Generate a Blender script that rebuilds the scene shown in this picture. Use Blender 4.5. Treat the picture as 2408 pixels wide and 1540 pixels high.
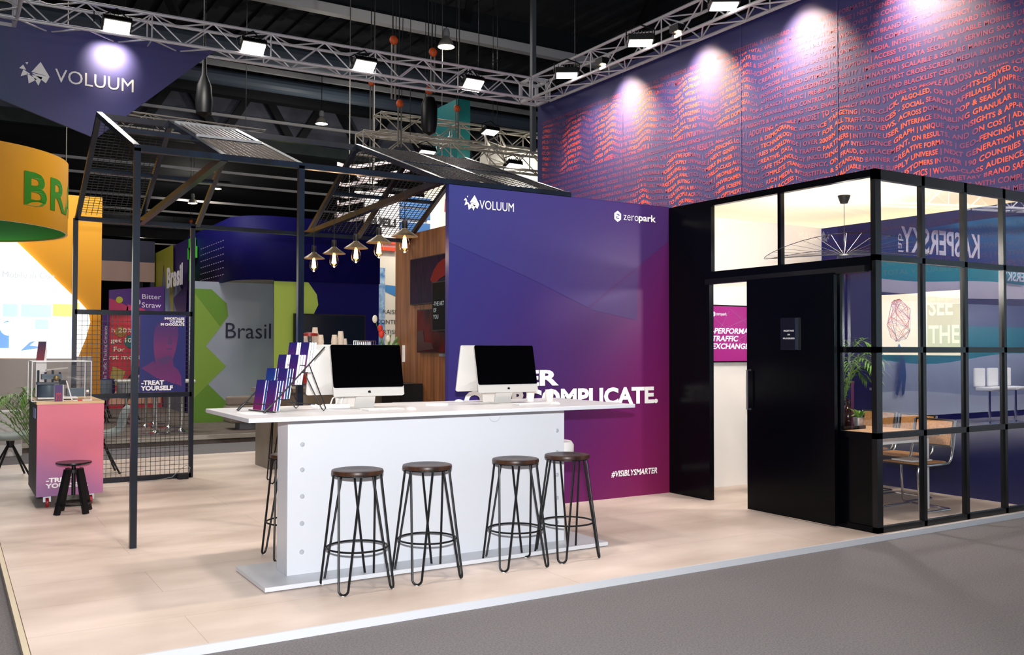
import bpy, math, random
import numpy as np
from mathutils import Vector, Matrix
random.seed(7)
PI = math.pi
for o in list(bpy.data.objects): bpy.data.objects.remove(o)
SC = bpy.context.scene
COL = SC.collection

# ------------------------------------------------------------------ camera, world, lights, exposure
cam_d = bpy.data.cameras.new('camera'); cam = bpy.data.objects.new('camera', cam_d); COL.objects.link(cam)
SC.camera = cam
YAW, PIT, ROL = math.radians(31.54), math.radians(1.339), math.radians(.102)
cam_d.sensor_width = 36; cam_d.sensor_fit = 'HORIZONTAL'; cam_d.lens = 36 * 2168 / 2408
cam_d.clip_start = .05; cam_d.clip_end = 300
_fw = Vector((math.sin(YAW) * math.cos(PIT), math.cos(YAW) * math.cos(PIT), math.sin(PIT)))
_r = Vector((math.cos(YAW), -math.sin(YAW), 0)); _u = _r.cross(_fw)
_r2 = math.cos(ROL) * _r + math.sin(ROL) * _u; _u2 = -math.sin(ROL) * _r + math.cos(ROL) * _u
cam.matrix_world = Matrix(((_r2.x, _u2.x, -_fw.x, 0), (_r2.y, _u2.y, -_fw.y, 0), (_r2.z, _u2.z, -_fw.z, 1.55), (0, 0, 0, 1)))

W = bpy.data.worlds.new('hall_ambient'); SC.world = W; W.use_nodes = True
bg = W.node_tree.nodes['Background']; bg.inputs[0].default_value = (.78, .82, 1, 1); bg.inputs[1].default_value = .24
vs = SC.view_settings
vs.view_transform = 'Standard'; vs.look = 'None'; vs.gamma = 1; vs.exposure = 0.0; vs.use_curve_mapping = False

def area(name, loc, aim, power, sx, sy, col=(1, 1, 1), spread=PI, parent=None):
    d = bpy.data.lights.new(name, 'AREA'); d.shape = 'RECTANGLE'; d.size = sx; d.size_y = sy
    d.energy = power; d.color = col; d.spread = spread
    o = bpy.data.objects.new(name, d); COL.objects.link(o)
    dv = (Vector(aim) - Vector(loc)).normalized()
    o.location = loc; o.rotation_euler = dv.to_track_quat('-Z', 'Y').to_euler()
    return o
def pointl(name, loc, power, r, col):
    d = bpy.data.lights.new(name, 'POINT'); d.energy = power; d.shadow_soft_size = r; d.color = col
    o = bpy.data.objects.new(name, d); COL.objects.link(o); o.location = loc
    return o
# the photographer's flash, just above the lens
area('camera_flash', (.02, .0, 1.83), (4.2, 7.2, 1.3), 255, .09, .06, (.96, .98, 1), math.radians(125))
# floodlights on the front and left trusses (outside the frame)
for x in (1.6, 4.2, 6.9): area('truss_floodlight', (x, 5.0, 6.0), (x, 6.9, .3), 80, .4, .28, (1, .87, .77), math.radians(150))
for y in (7.2, 9.8): area('truss_floodlight', (.6, y, 6.0), (3.2, y, 0), 52, .4, .28, (1, .87, .77), math.radians(150))
# hall lighting over the aisles and the neighbouring stands, with fill lights added
area('hall_high_bay', (1.0, 18.5, 9.5), (1.5, 20, 0), 560, 4, 4, (1, .95, .9))
area('yellow_stand_fill', (3.4, 15.4, 6.9), (.7, 19, 2.2), 120, 1.6, .4, (1, .96, .88), math.radians(140))  # added fill that brightens the yellow wall and drum; no lamp seen there
area('hall_high_bay', (9.5, 24, 10.4), (9, 24, 0), 240, 4, 4, (1, .95, .9))
area('hall_high_bay', (3, 2.5, 10.5), (3, 2.5, 0), 110, 6, 3, (1, .96, .92))
area('opposite_unseen_lights', (17, -1.25, 2.5), (17, -2.3, 1.2), 800, 12, .2, (1, .98, .96))  # added under the fascia to brighten the wall mirrored in the glass
area('slat_canopy_fill', (10.8, 24.3, 8.2), (10.6, 26.5, 6.2), 130, 1.2, .4, (1, .97, .93))  # unseen light added to lift the dim slats
area('opposite_unseen_lights', (17, .7, 5.4), (17, -1, 3.3), 800, 12, .3, (1, .97, .95), math.radians(110))

# ------------------------------------------------------------------ helpers
def lin(h):
    if isinstance(h, str):
        h = h.lstrip('#'); c = [int(h[i:i + 2], 16) / 255 for i in (0, 2, 4)]
        return tuple(x / 12.92 if x <= .04045 else ((x + .055) / 1.055) ** 2.4 for x in c) + (1,)
    return tuple(h) + (1,)
MT = {}
def mat(name, col='808080', rough=.5, metal=0, emit=None, es=0, spec=.5, alpha=1, coat=0):
    if name in MT: return MT[name]
    m = bpy.data.materials.new(name); m.use_nodes = True
    b = m.node_tree.nodes['Principled BSDF']
    b.inputs['Base Color'].default_value = lin(col); b.inputs['Roughness'].default_value = rough
    b.inputs['Metallic'].default_value = metal; b.inputs['Specular IOR Level'].default_value = spec
    b.inputs['Coat Weight'].default_value = coat
    if emit: b.inputs['Emission Color'].default_value = lin(emit); b.inputs['Emission Strength'].default_value = es
    MT[name] = m
    return m
def nodes(m):
    t = m.node_tree
    return t, t.nodes, t.links, t.nodes['Principled BSDF']
def coords(m, kind='Object', scale=(1, 1, 1)):
    t, n, l, b = nodes(m)
    tc = n.new('ShaderNodeTexCoord'); mp = n.new('ShaderNodeMapping'); mp.inputs['Scale'].default_value = scale
    l.new(tc.outputs[kind], mp.inputs[0]); return mp.outputs[0]
def noise_mat(name, c1, c2, scale=(1, 1, 1), ns=4, detail=5, rough=.5, spec=.5, bump=0, lo=.3, hi=.7, metal=0, c3=None):
    if name in MT: return MT[name]
    m = mat(name, c1, rough, metal, spec=spec); t, n, l, b = nodes(m)
    v = coords(m, 'Object', scale)
    nz = n.new('ShaderNodeTexNoise'); nz.inputs['Scale'].default_value = ns; nz.inputs['Detail'].default_value = detail
    l.new(v, nz.inputs['Vector'])
    r = n.new('ShaderNodeValToRGB'); r.color_ramp.elements[0].position = lo; r.color_ramp.elements[1].position = hi
    r.color_ramp.elements[0].color = lin(c1); r.color_ramp.elements[1].color = lin(c2)
    if c3: e = r.color_ramp.elements.new((lo + hi) / 2); e.color = lin(c3)
    l.new(nz.outputs['Fac'], r.inputs[0]); l.new(r.outputs[0], b.inputs['Base Color'])
    if bump:
        bp = n.new('ShaderNodeBump'); bp.inputs['Strength'].default_value = bump; bp.inputs['Distance'].default_value = .01
        l.new(nz.outputs['Fac'], bp.inputs['Height']); l.new(bp.outputs[0], b.inputs['Normal'])
    return m
def grad_mat(name, stops, d, o, length, rough=.5, spec=.4, d2=None):
    """Printed colour gradient along direction d from point o (object space)."""
    if name in MT: return MT[name]
    m = mat(name, 'ffffff', rough, spec=spec); t, n, l, b = nodes(m)
    tc = n.new('ShaderNodeTexCoord'); s = n.new('ShaderNodeVectorMath'); s.operation = 'SUBTRACT'; s.inputs[1].default_value = o
    l.new(tc.outputs['Object'], s.inputs[0])
    dt = n.new('ShaderNodeVectorMath'); dt.operation = 'DOT_PRODUCT'; dt.inputs[1].default_value = Vector(d).normalized() / length
    l.new(s.outputs[0], dt.inputs[0])
    r = n.new('ShaderNodeValToRGB'); e = r.color_ramp.elements
    e[0].position, e[0].color = stops[0][0], lin(stops[0][1]); e[1].position, e[1].color = stops[-1][0], lin(stops[-1][1])
    for p, c in stops[1:-1]: x = e.new(p); x.color = lin(c)
    l.new(dt.outputs['Value'], r.inputs[0]); l.new(r.outputs[0], b.inputs['Base Color'])
    return m
def glass_mat(name, ior=1.55, tint=(1, 1, 1), gl=(1, 1, 1)):
    if name in MT: return MT[name]
    m = bpy.data.materials.new(name); m.use_nodes = True; t = m.node_tree; n, l = t.nodes, t.links; n.clear()
    out = n.new('ShaderNodeOutputMaterial'); mx = n.new('ShaderNodeMixShader')
    ge = n.new('ShaderNodeNewGeometry'); dt = n.new('ShaderNodeVectorMath'); dt.operation = 'DOT_PRODUCT'
    l.new(ge.outputs['Normal'], dt.inputs[0]); l.new(ge.outputs['Incoming'], dt.inputs[1])
    def op(o_, a, b_=None):
        x = n.new('ShaderNodeMath'); x.operation = o_
        for i, q in enumerate((a, b_)):
            if q is None: continue
            if isinstance(q, (int, float)): x.inputs[i].default_value = q
            else: l.new(q, x.inputs[i])
        return x.outputs[0]
    r0 = 2 * ((ior - 1) / (ior + 1)) ** 2   # both faces of the pane, Schlick's approximation, same from either side
    fr = op('ADD', op('MULTIPLY', op('POWER', op('SUBTRACT', 1.0, op('ABSOLUTE', dt.outputs['Value'])), 4.5), .95 - r0), r0)
    tr = n.new('ShaderNodeBsdfTransparent'); tr.inputs[0].default_value = tint + (1,)
    g = n.new('ShaderNodeBsdfGlossy'); g.inputs['Roughness'].default_value = 0; g.inputs[0].default_value = gl + (1,)
    l.new(fr, mx.inputs[0]); l.new(tr.outputs[0], mx.inputs[1]); l.new(g.outputs[0], mx.inputs[2]); l.new(mx.outputs[0], out.inputs[0])
    MT[name] = m; return m

MW = {}
class MB:
    def __init__(s): s.v = []; s.f = []
    def add(s, vs, fs):
        k = len(s.v); s.v += [tuple(x) for x in vs]; s.f += [tuple(i + k for i in q) for q in fs]; return s
    def box(s, x0, y0, z0, x1, y1, z1):
        return s.add([(x0, y0, z0), (x1, y0, z0), (x1, y1, z0), (x0, y1, z0), (x0, y0, z1), (x1, y0, z1), (x1, y1, z1), (x0, y1, z1)],
                     [(0, 3, 2, 1), (4, 5, 6, 7), (0, 1, 5, 4), (1, 2, 6, 5), (2, 3, 7, 6), (3, 0, 4, 7)])
    def bar(s, p, q, w, h=None, up=(0, 0, 1)):
        p, q = Vector(p), Vector(q); h = h or w; d = (q - p).normalized(); u = Vector(up)
        if abs(d.dot(u)) > .98: u = Vector((1, 0, 0))
        a = d.cross(u).normalized(); b = a.cross(d).normalized()
        c = [(-1, -1), (1, -1), (1, 1), (-1, 1)]
        return s.add([e + a * (i * w / 2) + b * (j * h / 2) for e in (p, q) for i, j in c],
                     [(3, 2, 1, 0), (4, 5, 6, 7), (0, 1, 5, 4), (1, 2, 6, 5), (2, 3, 7, 6), (3, 0, 4, 7)])
    def tube(s, pts, r, n=8, closed=False):
        P = [Vector(p) for p in pts]; m = len(P); k = len(s.v); R = r if isinstance(r, (list, tuple)) else [r] * m
        a = None
        for i, p in enumerate(P):
            if closed: d = P[(i + 1) % m] - P[i - 1]
            else: d = P[min(i + 1, m - 1)] - P[max(i - 1, 0)]
            d.normalize()
            if a is None:
                a = d.orthogonal().normalized()
            else:
                a = (a - d * a.dot(d)); a = a.normalized() if a.length > 1e-6 else d.orthogonal().normalized()
            b = d.cross(a)
            for j in range(n):
                t = 2 * PI * j / n; s.v.append(tuple(p + (a * math.cos(t) + b * math.sin(t)) * R[i]))
        for i in range(m if closed else m - 1):
            i2 = (i + 1) % m
            for j in range(n):
                j2 = (j + 1) % n; s.f.append((k + i * n + j, k + i * n + j2, k + i2 * n + j2, k + i2 * n + j))
        if not closed:
            s.f.append(tuple(k + j for j in reversed(range(n)))); s.f.append(tuple(k + (m - 1) * n + j for j in range(n)))
        return s
    def lathe(s, prof, c=(0, 0, 0), n=24):
        k = len(s.v); m = len(prof)
        for r, z in prof:
            for j in range(n):
                t = 2 * PI * j / n; s.v.append((c[0] + r * math.cos(t), c[1] + r * math.sin(t), c[2] + z))
        for i in range(m - 1):
            for j in range(n):
                j2 = (j + 1) % n; s.f.append((k + i * n + j, k + i * n + j2, k + (i + 1) * n + j2, k + (i + 1) * n + j))
        if prof[0] == prof[-1]: return s
        if prof[0][0] > 1e-4: s.f.append(tuple(k + j for j in reversed(range(n))))
        if prof[-1][0] > 1e-4: s.f.append(tuple(k + (m - 1) * n + j for j in range(n)))
        return s
    def prism(s, pts, t):
        """Planar polygon extruded along vector t."""
        P = [Vector(p) for p in pts]; t = Vector(t); m = len(P); nrm = Vector((0, 0, 0))
        for i in range(m): nrm += P[i].cross(P[(i + 1) % m])
        if nrm.dot(t) < 0: P.reverse()
        return s.add(P + [p + t for p in P], [tuple(reversed(range(m))), tuple(range(m, 2 * m))] +
                     [(i, (i + 1) % m, m + (i + 1) % m, m + i) for i in range(m)])
    def sphere(s, c, r, nu=16, nv=10, sc=(1, 1, 1)):
        k = len(s.v)
        for i in range(nv + 1):
            ph = PI * i / nv
            for j in range(nu):
                t = 2 * PI * j / nu
                s.v.append((c[0] + sc[0] * r * math.sin(ph) * math.cos(t), c[1] + sc[1] * r * math.sin(ph) * math.sin(t), c[2] + sc[2] * r * math.cos(ph)))
        for i in range(nv):
            for j in range(nu):
                j2 = (j + 1) % nu; s.f.append((k + i * nu + j, k + (i + 1) * nu + j, k + (i + 1) * nu + j2, k + i * nu + j2))
        return s
    def strip(s, A, B, two=True):
        k = len(s.v); n = len(A); s.v += [tuple(x) for x in A] + [tuple(x) for x in B]
        s.f += [(k + i, k + i + 1, k + n + i + 1, k + n + i) for i in range(n - 1)]; return s
    def xf(s, M, k=0):
        s.v[k:] = [tuple(M @ Vector(x)) for x in s.v[k:]]; return s
    def build(s, name, m, parent=None, smooth=False, bevel=0, solid=0):
        me = bpy.data.meshes.new(name)
        V = s.v
        if parent is not None and parent.name in MW:
            I = MW[parent.name].inverted(); V = [tuple(I @ Vector(x)) for x in V]
        me.from_pydata(V, [], s.f); me.validate(); me.update()
        if smooth:
            me.polygons.foreach_set('use_smooth', [True] * len(me.polygons)); me.set_sharp_from_angle(angle=math.radians(38))
        o = bpy.data.objects.new(name, me); COL.objects.link(o)
        if m: me.materials.append(m)
        if parent is not None:
            o.parent = parent; MW[o.name] = MW.get(parent.name, Matrix())
        else: MW[o.name] = Matrix()
        if solid: d = o.modifiers.new('thick', 'SOLIDIFY'); d.thickness = solid; d.offset = 0
        if bevel:
            d = o.modifiers.new('edge', 'BEVEL'); d.width = bevel; d.segments = 2; d.limit_method = 'ANGLE'
        return o
def tag(o, label, cat, group=None, kind=None):
    o['label'] = label; o['category'] = cat
    if group: o['group'] = group
    if kind: o['kind'] = kind
    return o
def thing(name, label, cat, loc=(0, 0, 0), rz=0, group=None):
    o = bpy.data.objects.new(name, None); COL.objects.link(o); o.empty_display_size = .1
    o.location = loc; o.rotation_euler = (0, 0, rz)
    MW[o.name] = Matrix.Translation(loc) @ Matrix.Rotation(rz, 4, 'Z')
    return tag(o, label, cat, group)
def struct(o): o['kind'] = 'structure'; return o
def dup(root, loc=None, rz=None, label=None, group=None):
    r = root.copy(); COL.objects.link(r)
    if loc is not None: r.location = loc
    if rz is not None: r.rotation_euler = (0, 0, rz)
    if label: r['label'] = label
    if group: r['group'] = group
    for ch in list(root.children):
        c = ch.copy(); COL.objects.link(c); c.parent = r
        for g in list(ch.children):
            d = g.copy(); COL.objects.link(d); d.parent = c
    return r

# ------------------------------------------------------------------ glyphs of the built-in font, laid out by hand
CH = "ABCDEFGHIJKLMNOPQRSTUVWXYZabcdefghijklmnopqrstuvwxyz0123456789.,-&|#%'!:"
def glyph_sets(sets):
    tmp = []
    def mk(body, off):
        c = bpy.data.curves.new('g', 'FONT'); c.body = body; c.offset = off; c.resolution_u = 3; c.size = 1; c.dimensions = '2D'; c.fill_mode = 'FRONT'
        o = bpy.data.objects.new('g', c); COL.objects.link(o); tmp.append(o); return o
    req = {k: ({ch: (mk(ch, off), mk('H' + ch + 'H', 0)) for ch in CH}, mk('HH', 0)) for k, off in sets.items()}
    dg = bpy.context.evaluated_depsgraph_get(); out = {}
    def grab(o):
        e = o.evaluated_get(dg); me = e.to_mesh()
        V = [(v.co.x, v.co.y) for v in me.vertices]; F = [tuple(p.vertices) for p in me.polygons]
        e.to_mesh_clear(); return V, F
    for k, (d, hh) in req.items():
        wh = max(v[0] for v in grab(hh)[0]); out[k] = {}
        for ch, (a, b) in d.items():
            V, F = grab(a); out[k][ch] = (V, F, max(v[0] for v in grab(b)[0]) - wh)
        out[k][' '] = ([], [], .28)
    for o in tmp:
        c = o.data; bpy.data.objects.remove(o); bpy.data.curves.remove(c)
    return out
GL = glyph_sets({'r': 0, 'l': -.012, 'b': .022, 'x': .042})
def layout(txt, st='r', track=0):
    V, F, x, adv = [], [], 0, []
    for ch in txt:
        g = GL[st].get(ch) or GL[st][' ']; k = len(V)
        V += [(a + x, b) for a, b in g[0]]; F += [tuple(i + k for i in q) for q in g[1]]
        adv.append(x); x += g[2] + track
    return V, F, adv, x
def letters(name, lines, m, parent, o, right, up, w, h, st='r', shear=0, gap=1.32, align='l', track=0, lift=.004, fit=True):
    """Flat lettering filling a box of w x h from lower-left corner o; `right` and `up` span the plane."""
    if isinstance(lines, str): lines = [lines]
    V, F = [], []; widths = [layout(t, st, track)[3] for t in lines]; wm = max(widths)
    for i, t in enumerate(lines):
        v, f, _, wd = layout(t, st, track); k = len(V)
        dx = {'l': 0, 'r': wm - wd, 'c': (wm - wd) / 2}[align]; dy = -i * gap * .75
        V += [(a + dx + shear * b, b + dy) for a, b in v]; F += [tuple(j + k for j in q) for q in f]
    A = np.array(V); mn, mx = A.min(0), A.max(0); A = (A - mn) / (mx - mn) * np.array([w, h])
    o, right, up = Vector(o), Vector(right), Vector(up); n = right.cross(up).normalized()
    b = MB(); b.v = [tuple(o + right * float(p[0]) + up * float(p[1]) + n * lift) for p in A]; b.f = F
    return b.build(name, m, parent)
def flat(polys, o, right, up, lift=.004, sc=1):
    """Flat printed shapes: polygons in plane coordinates."""
    o, right, up = Vector(o), Vector(right), Vector(up); n = right.cross(up).normalized(); b = MB()
    for P in polys:
        area2 = sum(P[i][0] * P[(i + 1) % len(P)][1] - P[(i + 1) % len(P)][0] * P[i][1] for i in range(len(P)))
        if area2 < 0: P = list(reversed(P))
        b.add([o + right * (x * sc) + up * (y * sc) + n * lift for x, y in P], [tuple(range(len(P)))])
    return b
def disc(cx, cy, r, n=24, a0=0, a1=2 * PI):
    full = abs(a1 - a0 - 2 * PI) < 1e-6
    return [(cx + r * math.cos(a0 + (a1 - a0) * i / (n if full else n - 1)), cy + r * math.sin(a0 + (a1 - a0) * i / (n if full else n - 1))) for i in range(n)]
X, Y, Z = (1, 0, 0), (0, 1, 0), (0, 0, 1); NX, NY = (-1, 0, 0), (0, -1, 0)

# ------------------------------------------------------------------ materials
WHITE = mat('white_laminate', 'd6d8de', .35)
WPRINT = mat('white_print', 'f4f4f4', .5)
STEEL = noise_mat('dark_blue_steel', '050b15', '0d1a2c', (1, 1, .4), 6, 3, .26, .5)
BLACK = mat('black_lacquer', '030407', .2, spec=.13)
BLACKM = mat('black_matt', '07080b', .45, spec=.35)
WIRE = mat('black_wire', '15171b', .4)
ALU = mat('aluminium', 'b9bbc2', .35, .85)
TRUSSM = mat('truss_aluminium', 'c2c2c8', .42, .2)
CHROME = mat('chrome', 'd5d8dc', .12, 1)
GREY = mat('grey_plastic', '6a6c70', .5)
NAVY = mat('navy_print', '1b1a62', .45)
CARPET = noise_mat('grey_carpet', '636164', '878486', (1, 1, 1), 90, 4, .95, .1, .35, .25, .75)
SCREEN = mat('black_screen_glass', '020203', .06, spec=.5)
SILVER = mat('silver_shell', 'd9d6d2', .32, .35)
PAPER = mat('white_paper', 'f2f2f2', .7)
OAK = noise_mat('light_oak', 'c39a6b', 'e0bd8d', (1.2, 14, 14), 2.2, 5, .4)
GLASS = glass_mat('window_glass', 1.62)
ACRYL = glass_mat('clear_acrylic', 1.5)
GREENLEAF = noise_mat('palm_leaf', '2f5a1c', '6f9a3c', (3, 3, 3), 5, 3, .5)
# ------------------------------------------------------------------ hall shell
LAM = noise_mat('beige_laminate', 'bfaea1', 'f0e1d7', (.6, 1.2, 1), 1.15, 11, .42, .35, 0, .3, .68)
t, n, l, b = nodes(LAM)
_v = coords(LAM, 'Object', (1, 1, 1)); bk = n.new('ShaderNodeTexBrick'); bk.inputs['Scale'].default_value = 1
bk.inputs['Brick Width'].default_value = 2.4; bk.inputs['Row Height'].default_value = .62; bk.inputs['Mortar Size'].default_value = .0025; bk.inputs['Mortar Smooth'].default_value = .3
bk.inputs['Color1'].default_value = (1, 1, 1, 1); bk.inputs['Color2'].default_value = (.93, .92, .92, 1); bk.inputs['Mortar'].default_value = (.62, .6, .58, 1)
l.new(_v, bk.inputs['Vector'])
mxn = n.new('ShaderNodeMix'); mxn.data_type = 'RGBA'; mxn.blend_type = 'MULTIPLY'; mxn.inputs[0].default_value = .8
src = b.inputs['Base Color'].links[0].from_socket
l.new(src, mxn.inputs[6]); l.new(bk.outputs['Color'], mxn.inputs[7]); l.new(mxn.outputs[2], b.inputs['Base Color'])

fl = struct(MB().box(-60, -25, -.25, 90, 110, -.045).build('floor', CARPET))
pf = struct(MB().box(.39, 4.99, -.045, 9.3, 13.95, 0).build('platform', LAM))
EDGE = mat('white_edge_trim', 'd4d5da', .4)
struct(MB().box(.385, 4.97, -.045, 9.3, 4.99, .003).build('trim_1', EDGE))
struct(MB().box(.355, 4.97, -.045, .385, 13.95, .003).build('trim_2', mat('pale_edge_trim', 'dccfb4', .4)))

DECK = mat('black_roof_deck', '2a2d35', .8)
rb = MB().box(-60, -25, 14.0, 90, 42, 14.2)
for i in range(75):
    x = -20 + i * .8; rb.box(x, -5, 13.88, x + .22, 42, 14.0)
struct(rb.build('ceiling', DECK))
struct(MB().box(-60, 42, 10.6, 90, 110, 10.8).build('ceiling', DECK))
struct(MB().box(-60, 109, -.045, 90, 110, 14).build('wall_back', DECK))
struct(MB().box(89, 5, -.045, 90, 110, 14).build('wall_far', DECK))
DRAPE = noise_mat('grey_roof_membrane', '5a5d6b', '868a9a', (.5, 1, .5), 1.2, 8, .8, .3, .9)
struct(MB().box(-60, 41.9, 10.7, 90, 42.1, 14.0).build('wall_drape', DRAPE))
BEAMD = mat('dark_roof_steel', '14171d', .55); BEAML = mat('pale_roof_steel', 'c4c4c8', .5); BEAMB = mat('blue_grey_duct', '566373', .5)
def beam(y, z, w, h, m, x0=-30, x1=60, nm='roof_beam'):
    struct(MB().bar((x0, y, z), (x1, y, z), w, h).build(nm, m))
# near roof: pale rails, dark beams, round ducts
beam(27.6, 12.25, .3, .3, BEAML)
beam(28.2, 12.9, .5, .9, BEAMD)
struct(MB().tube([(-30, 34, 12.6), (60, 34, 12.6)], .38, 14).build('roof_duct', BEAMB))
beam(36, 12.55, .14, .2, BEAML)
struct(MB().tube([(-30, 37, 12.3), (60, 37, 12.3)], .3, 14).build('roof_duct', BEAMB))
beam(39, 12.5, .5, .8, BEAMD)
beam(40.8, 11.75, .12, .12, BEAML)
beam(41.2, 10.75, .3, .55, noise_mat('green_grey_steel', '1e2a2b', '2c3a38', (1, 1, 1), 2, 3, .5))
g = MB()
for i in range(-8, 16):
    x = i * 3.4; g.bar((x, 41.4, 10.8), (x + 1.7, 41.4, 13.6), .34); g.bar((x + 1.7, 41.4, 13.6), (x + 3.4, 41.4, 10.8), .34)
struct(g.build('roof_girder', BEAMD))
for k, (xx, yy) in enumerate([(6.5, 20), (13.5, 24), (20.5, 24), (3, 24)]):
    struct(MB().bar((xx, yy, 13.8), (xx + 3.2, yy + 7, 12.4), .25).build('roof_brace', BEAMD))
for yb_, z_, w_, h_, m_ in [(44.5, 9.95, .12, .12, BEAML), (46, 9.6, .12, .12, BEAML), (51.5, 9.55, .11, .11, BEAML), (56, 9.5, .12, .11, BEAML), (61.5, 9.5, .12, .1, BEAML),
                            (66.5, 9.45, .3, .75, mat('brown_grey_steel', '2d2a29', .6)), (66.2, 9.85, .12, .1, BEAML), (71, 9.2, .12, .1, BEAML), (78, 9.2, .1, .07, BEAMB), (85, 9.2, .1, .06, BEAMB), (95, 9.2, .1, .06, BEAMB), (104, 9.2, .1, .06, BEAMB)]:
    beam(yb_, z_, w_, h_, m_, -40, 70)
struct(MB().bar((12.0, 18.6, 6.3), (12.0, 18.6, 13.9), .11).build('roof_post', mat('grey_roof_post', '5a5c62', .5)))

# ------------------------------------------------------------------ the stand's long lettered wall
WALLN = mat('navy_wall_print', '1b1a5e', .66, spec=.75)
tw = struct(MB().box(9.2, 5.0, 0, 9.3, 14.1, 6.12).build('wall_right', WALLN))
PARA = ("ADOPTING A MOBILE MINDSET TO CONNECT BRAND STORIES TO PEOPLE ACROSS ALL THEIR SCREENS | NATIVE, RICH MEDIA, INTERSTITIAL & STANDARD BANNER CREATIVE FORMATS | "
        "GEO-FENCING, LOCATION & DEMOGRAPHIC AUDIENCE TARGETING | ONE-CLICK, ALGO-LED, OR INSIGHTS-DERIVED OPTIMIZATION OPTIONS | ACCESS TO THE TOTAL VALUABLE MOBILE SUPPLY UNIVERSE | "
        "NEXT GENERATION RTB TECHNOLOGY | SUPPORT FOR ALL TRAFFIC SOURCES - SOCIAL, SEARCH, AFFILIATE. | UNPRECEDENTED STABILITY | IMPENETRABLE DATA SECURITY | SERVING SAAS CUSTOMERS IN OVER 190 "
        "COUNTRIES WORLDWIDE | OVER 200BN MONTHLY AD VIEWS, ACROSS DOMAIN, POP & SEARCH TRAFFIC | PRE-BID AD-FRAUD ELIMINATION | SCALABLE & SECURE MARKETING ANALYTICS | WORLD-CLASS AUDIENCE, "
        "CREATIVE, DATA & TRAFFIC PARTNERS | INTUITIVE USER INTERFACE ENABLING GRANULAR BID CONTROL WITH EASE | A MOBILE-FIRST CROSS-SCREEN MEDIA BUYING PLATFORM | PROPRIETARY BRAND SAFE TECHNOLOGY "
        "INCLUDING APP INTELLIGENCE GRAPH | UNIQUE APP INSIGHTS & APP-RANKING TOOL ENABLING RAPID WHITE AND BLACKLIST CREATION | A BRAND SAFE ENVIRONMENT, WITH COMPLETE TRANSPARENCY, "
        "ON FRAUD, ON PLACEMENT, ON RESULTS, AND ON COST | ")
ROWS = [('FORMATS', 7.40), ('NEXT GEN', 7.14), ('IN OVER', 7.31), ('WORLD-C', 7.40), ('PROPRIET', 7.37), ('ENVIRONM', 7.63), ('NATIVE', 7.50), ('OPTIONS', 7.33), ('IMPENET', 7.06), ('ELIMINA', 7.13),
        ('EASE |', 7.35), ('RAPID', 7.26), ('CONNECT', 7.53), ('TARGETING', 7.58), ('ALL TRAFF', 7.49), ('MONTHLY', 7.45), ('INTUITIVE', 7.20), ('INTELLIG', 7.24), ('ON PLACE', 7.10), ('BANNER', 7.02),
        ('MOBILE SUP', 7.06), ('CUSTOMERS', 6.63), ('ANALYTICS', 6.67), ('PROPRIET', 6.14), ('WITH COMP', 5.68), ('RICH MEDIA', 5.50), ('VALUABLE', 7.2), ('SERVING', 7.0), ('SECURE MA', 7.3),
        ('CROSS-SCR', 7.1), ('BLACKLIST', 7.2), ('PEOPLE', 7.3)]
def sst(a, b_, x):
    q = np.clip((x - a) / (b_ - a), 0, 1); return q * q * (3 - 2 * q)
def wave_env(u, z):
    up = sst(4.6, 4.75, z) * (1 - sst(5.5, 5.62, z)) * (1 - sst(5.2, 5.7, u - .15 * np.sin(z * 9)))
    lo = sst(3.3, 3.5, z + .06 * np.sin(u * 3)) * (1 - sst(4.4, 4.5, z)) * sst(2.3, 2.9, u + .8 * (4.4 - z) - .5)
    return np.maximum(up, lo)
V, F, MK = [], [], []
for ri, (key, ya) in enumerate(ROWS):
    zb = 5.62 - .0982 * ri
    i0 = PARA.find(key); s_ = PARA * 3; i0 += len(PARA); sx, sy = .079, .077
    def wid(a): return layout(s_[a[0]:a[1]], 'b', .03)[3] * sx
    nl = 0
    while nl < len(PARA) and wid((i0 - nl, i0)) < 13.9 - ya: nl += 6
    nr = 6
    while nr < len(PARA) and wid((i0, i0 + nr)) < ya - 5.15: nr += 6
    v, f, adv, wd = layout(s_[i0 - nl:i0 + nr], 'b', .03); off = wid((i0 - nl, i0)) if nl else 0
    k = len(V); V += [(a * sx - off + (14 - ya), zb + bb * sy) for a, bb in v]; F += [tuple(q + k for q in p) for p in f]
A = np.array(V); keep = np.ones(len(F), bool)
u, z = A[:, 0].copy(), A[:, 1].copy(); env = wave_env(u, z); ph = 2 * PI * u / .97 + .9 * np.sin(z * 1.7) + np.where(z > 4.55, 0, 1.4)
A[:, 1] += .046 * env * np.sin(ph) + .016 * env * np.sin(2.3 * ph + 1 + z)
A[:, 0] += .018 * env * np.cos(ph)
mask = np.clip(.2 + .04 * np.sin(u * 5 + z * 7) + env * (.75 * sst(-.55, .35, np.sin(ph + .9 + .35 * np.sin(z * 11)))), 0, 1)
ok = (A[:, 0] > .05) & (A[:, 0] < 8.92)
F = [p for p in F if all(ok[i] for i in p)]
lt = MB(); lt.v = [(9.2 - .003, 14 - a, c) for a, c in A]; lt.f = F
TXT = mat('coral_lettering', 'f0604e', .66, spec=.75); t, n, l, b = nodes(TXT)
at = n.new('ShaderNodeAttribute'); at.attribute_name = 'ink'; mxn = n.new('ShaderNodeMix'); mxn.data_type = 'RGBA'
mxn.inputs[6].default_value = lin('1b1a5e'); mxn.inputs[7].default_value = lin('fb5530'); l.new(at.outputs['Fac'], mxn.inputs[0]); l.new(mxn.outputs[2], b.inputs['Base Color'])
me = bpy.data.meshes.new('lettering'); me.from_pydata(lt.v, [], lt.f)
a_ = me.attributes.new('ink', 'FLOAT', 'POINT'); a_.data.foreach_set('value', mask.astype(np.float32))
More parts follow.
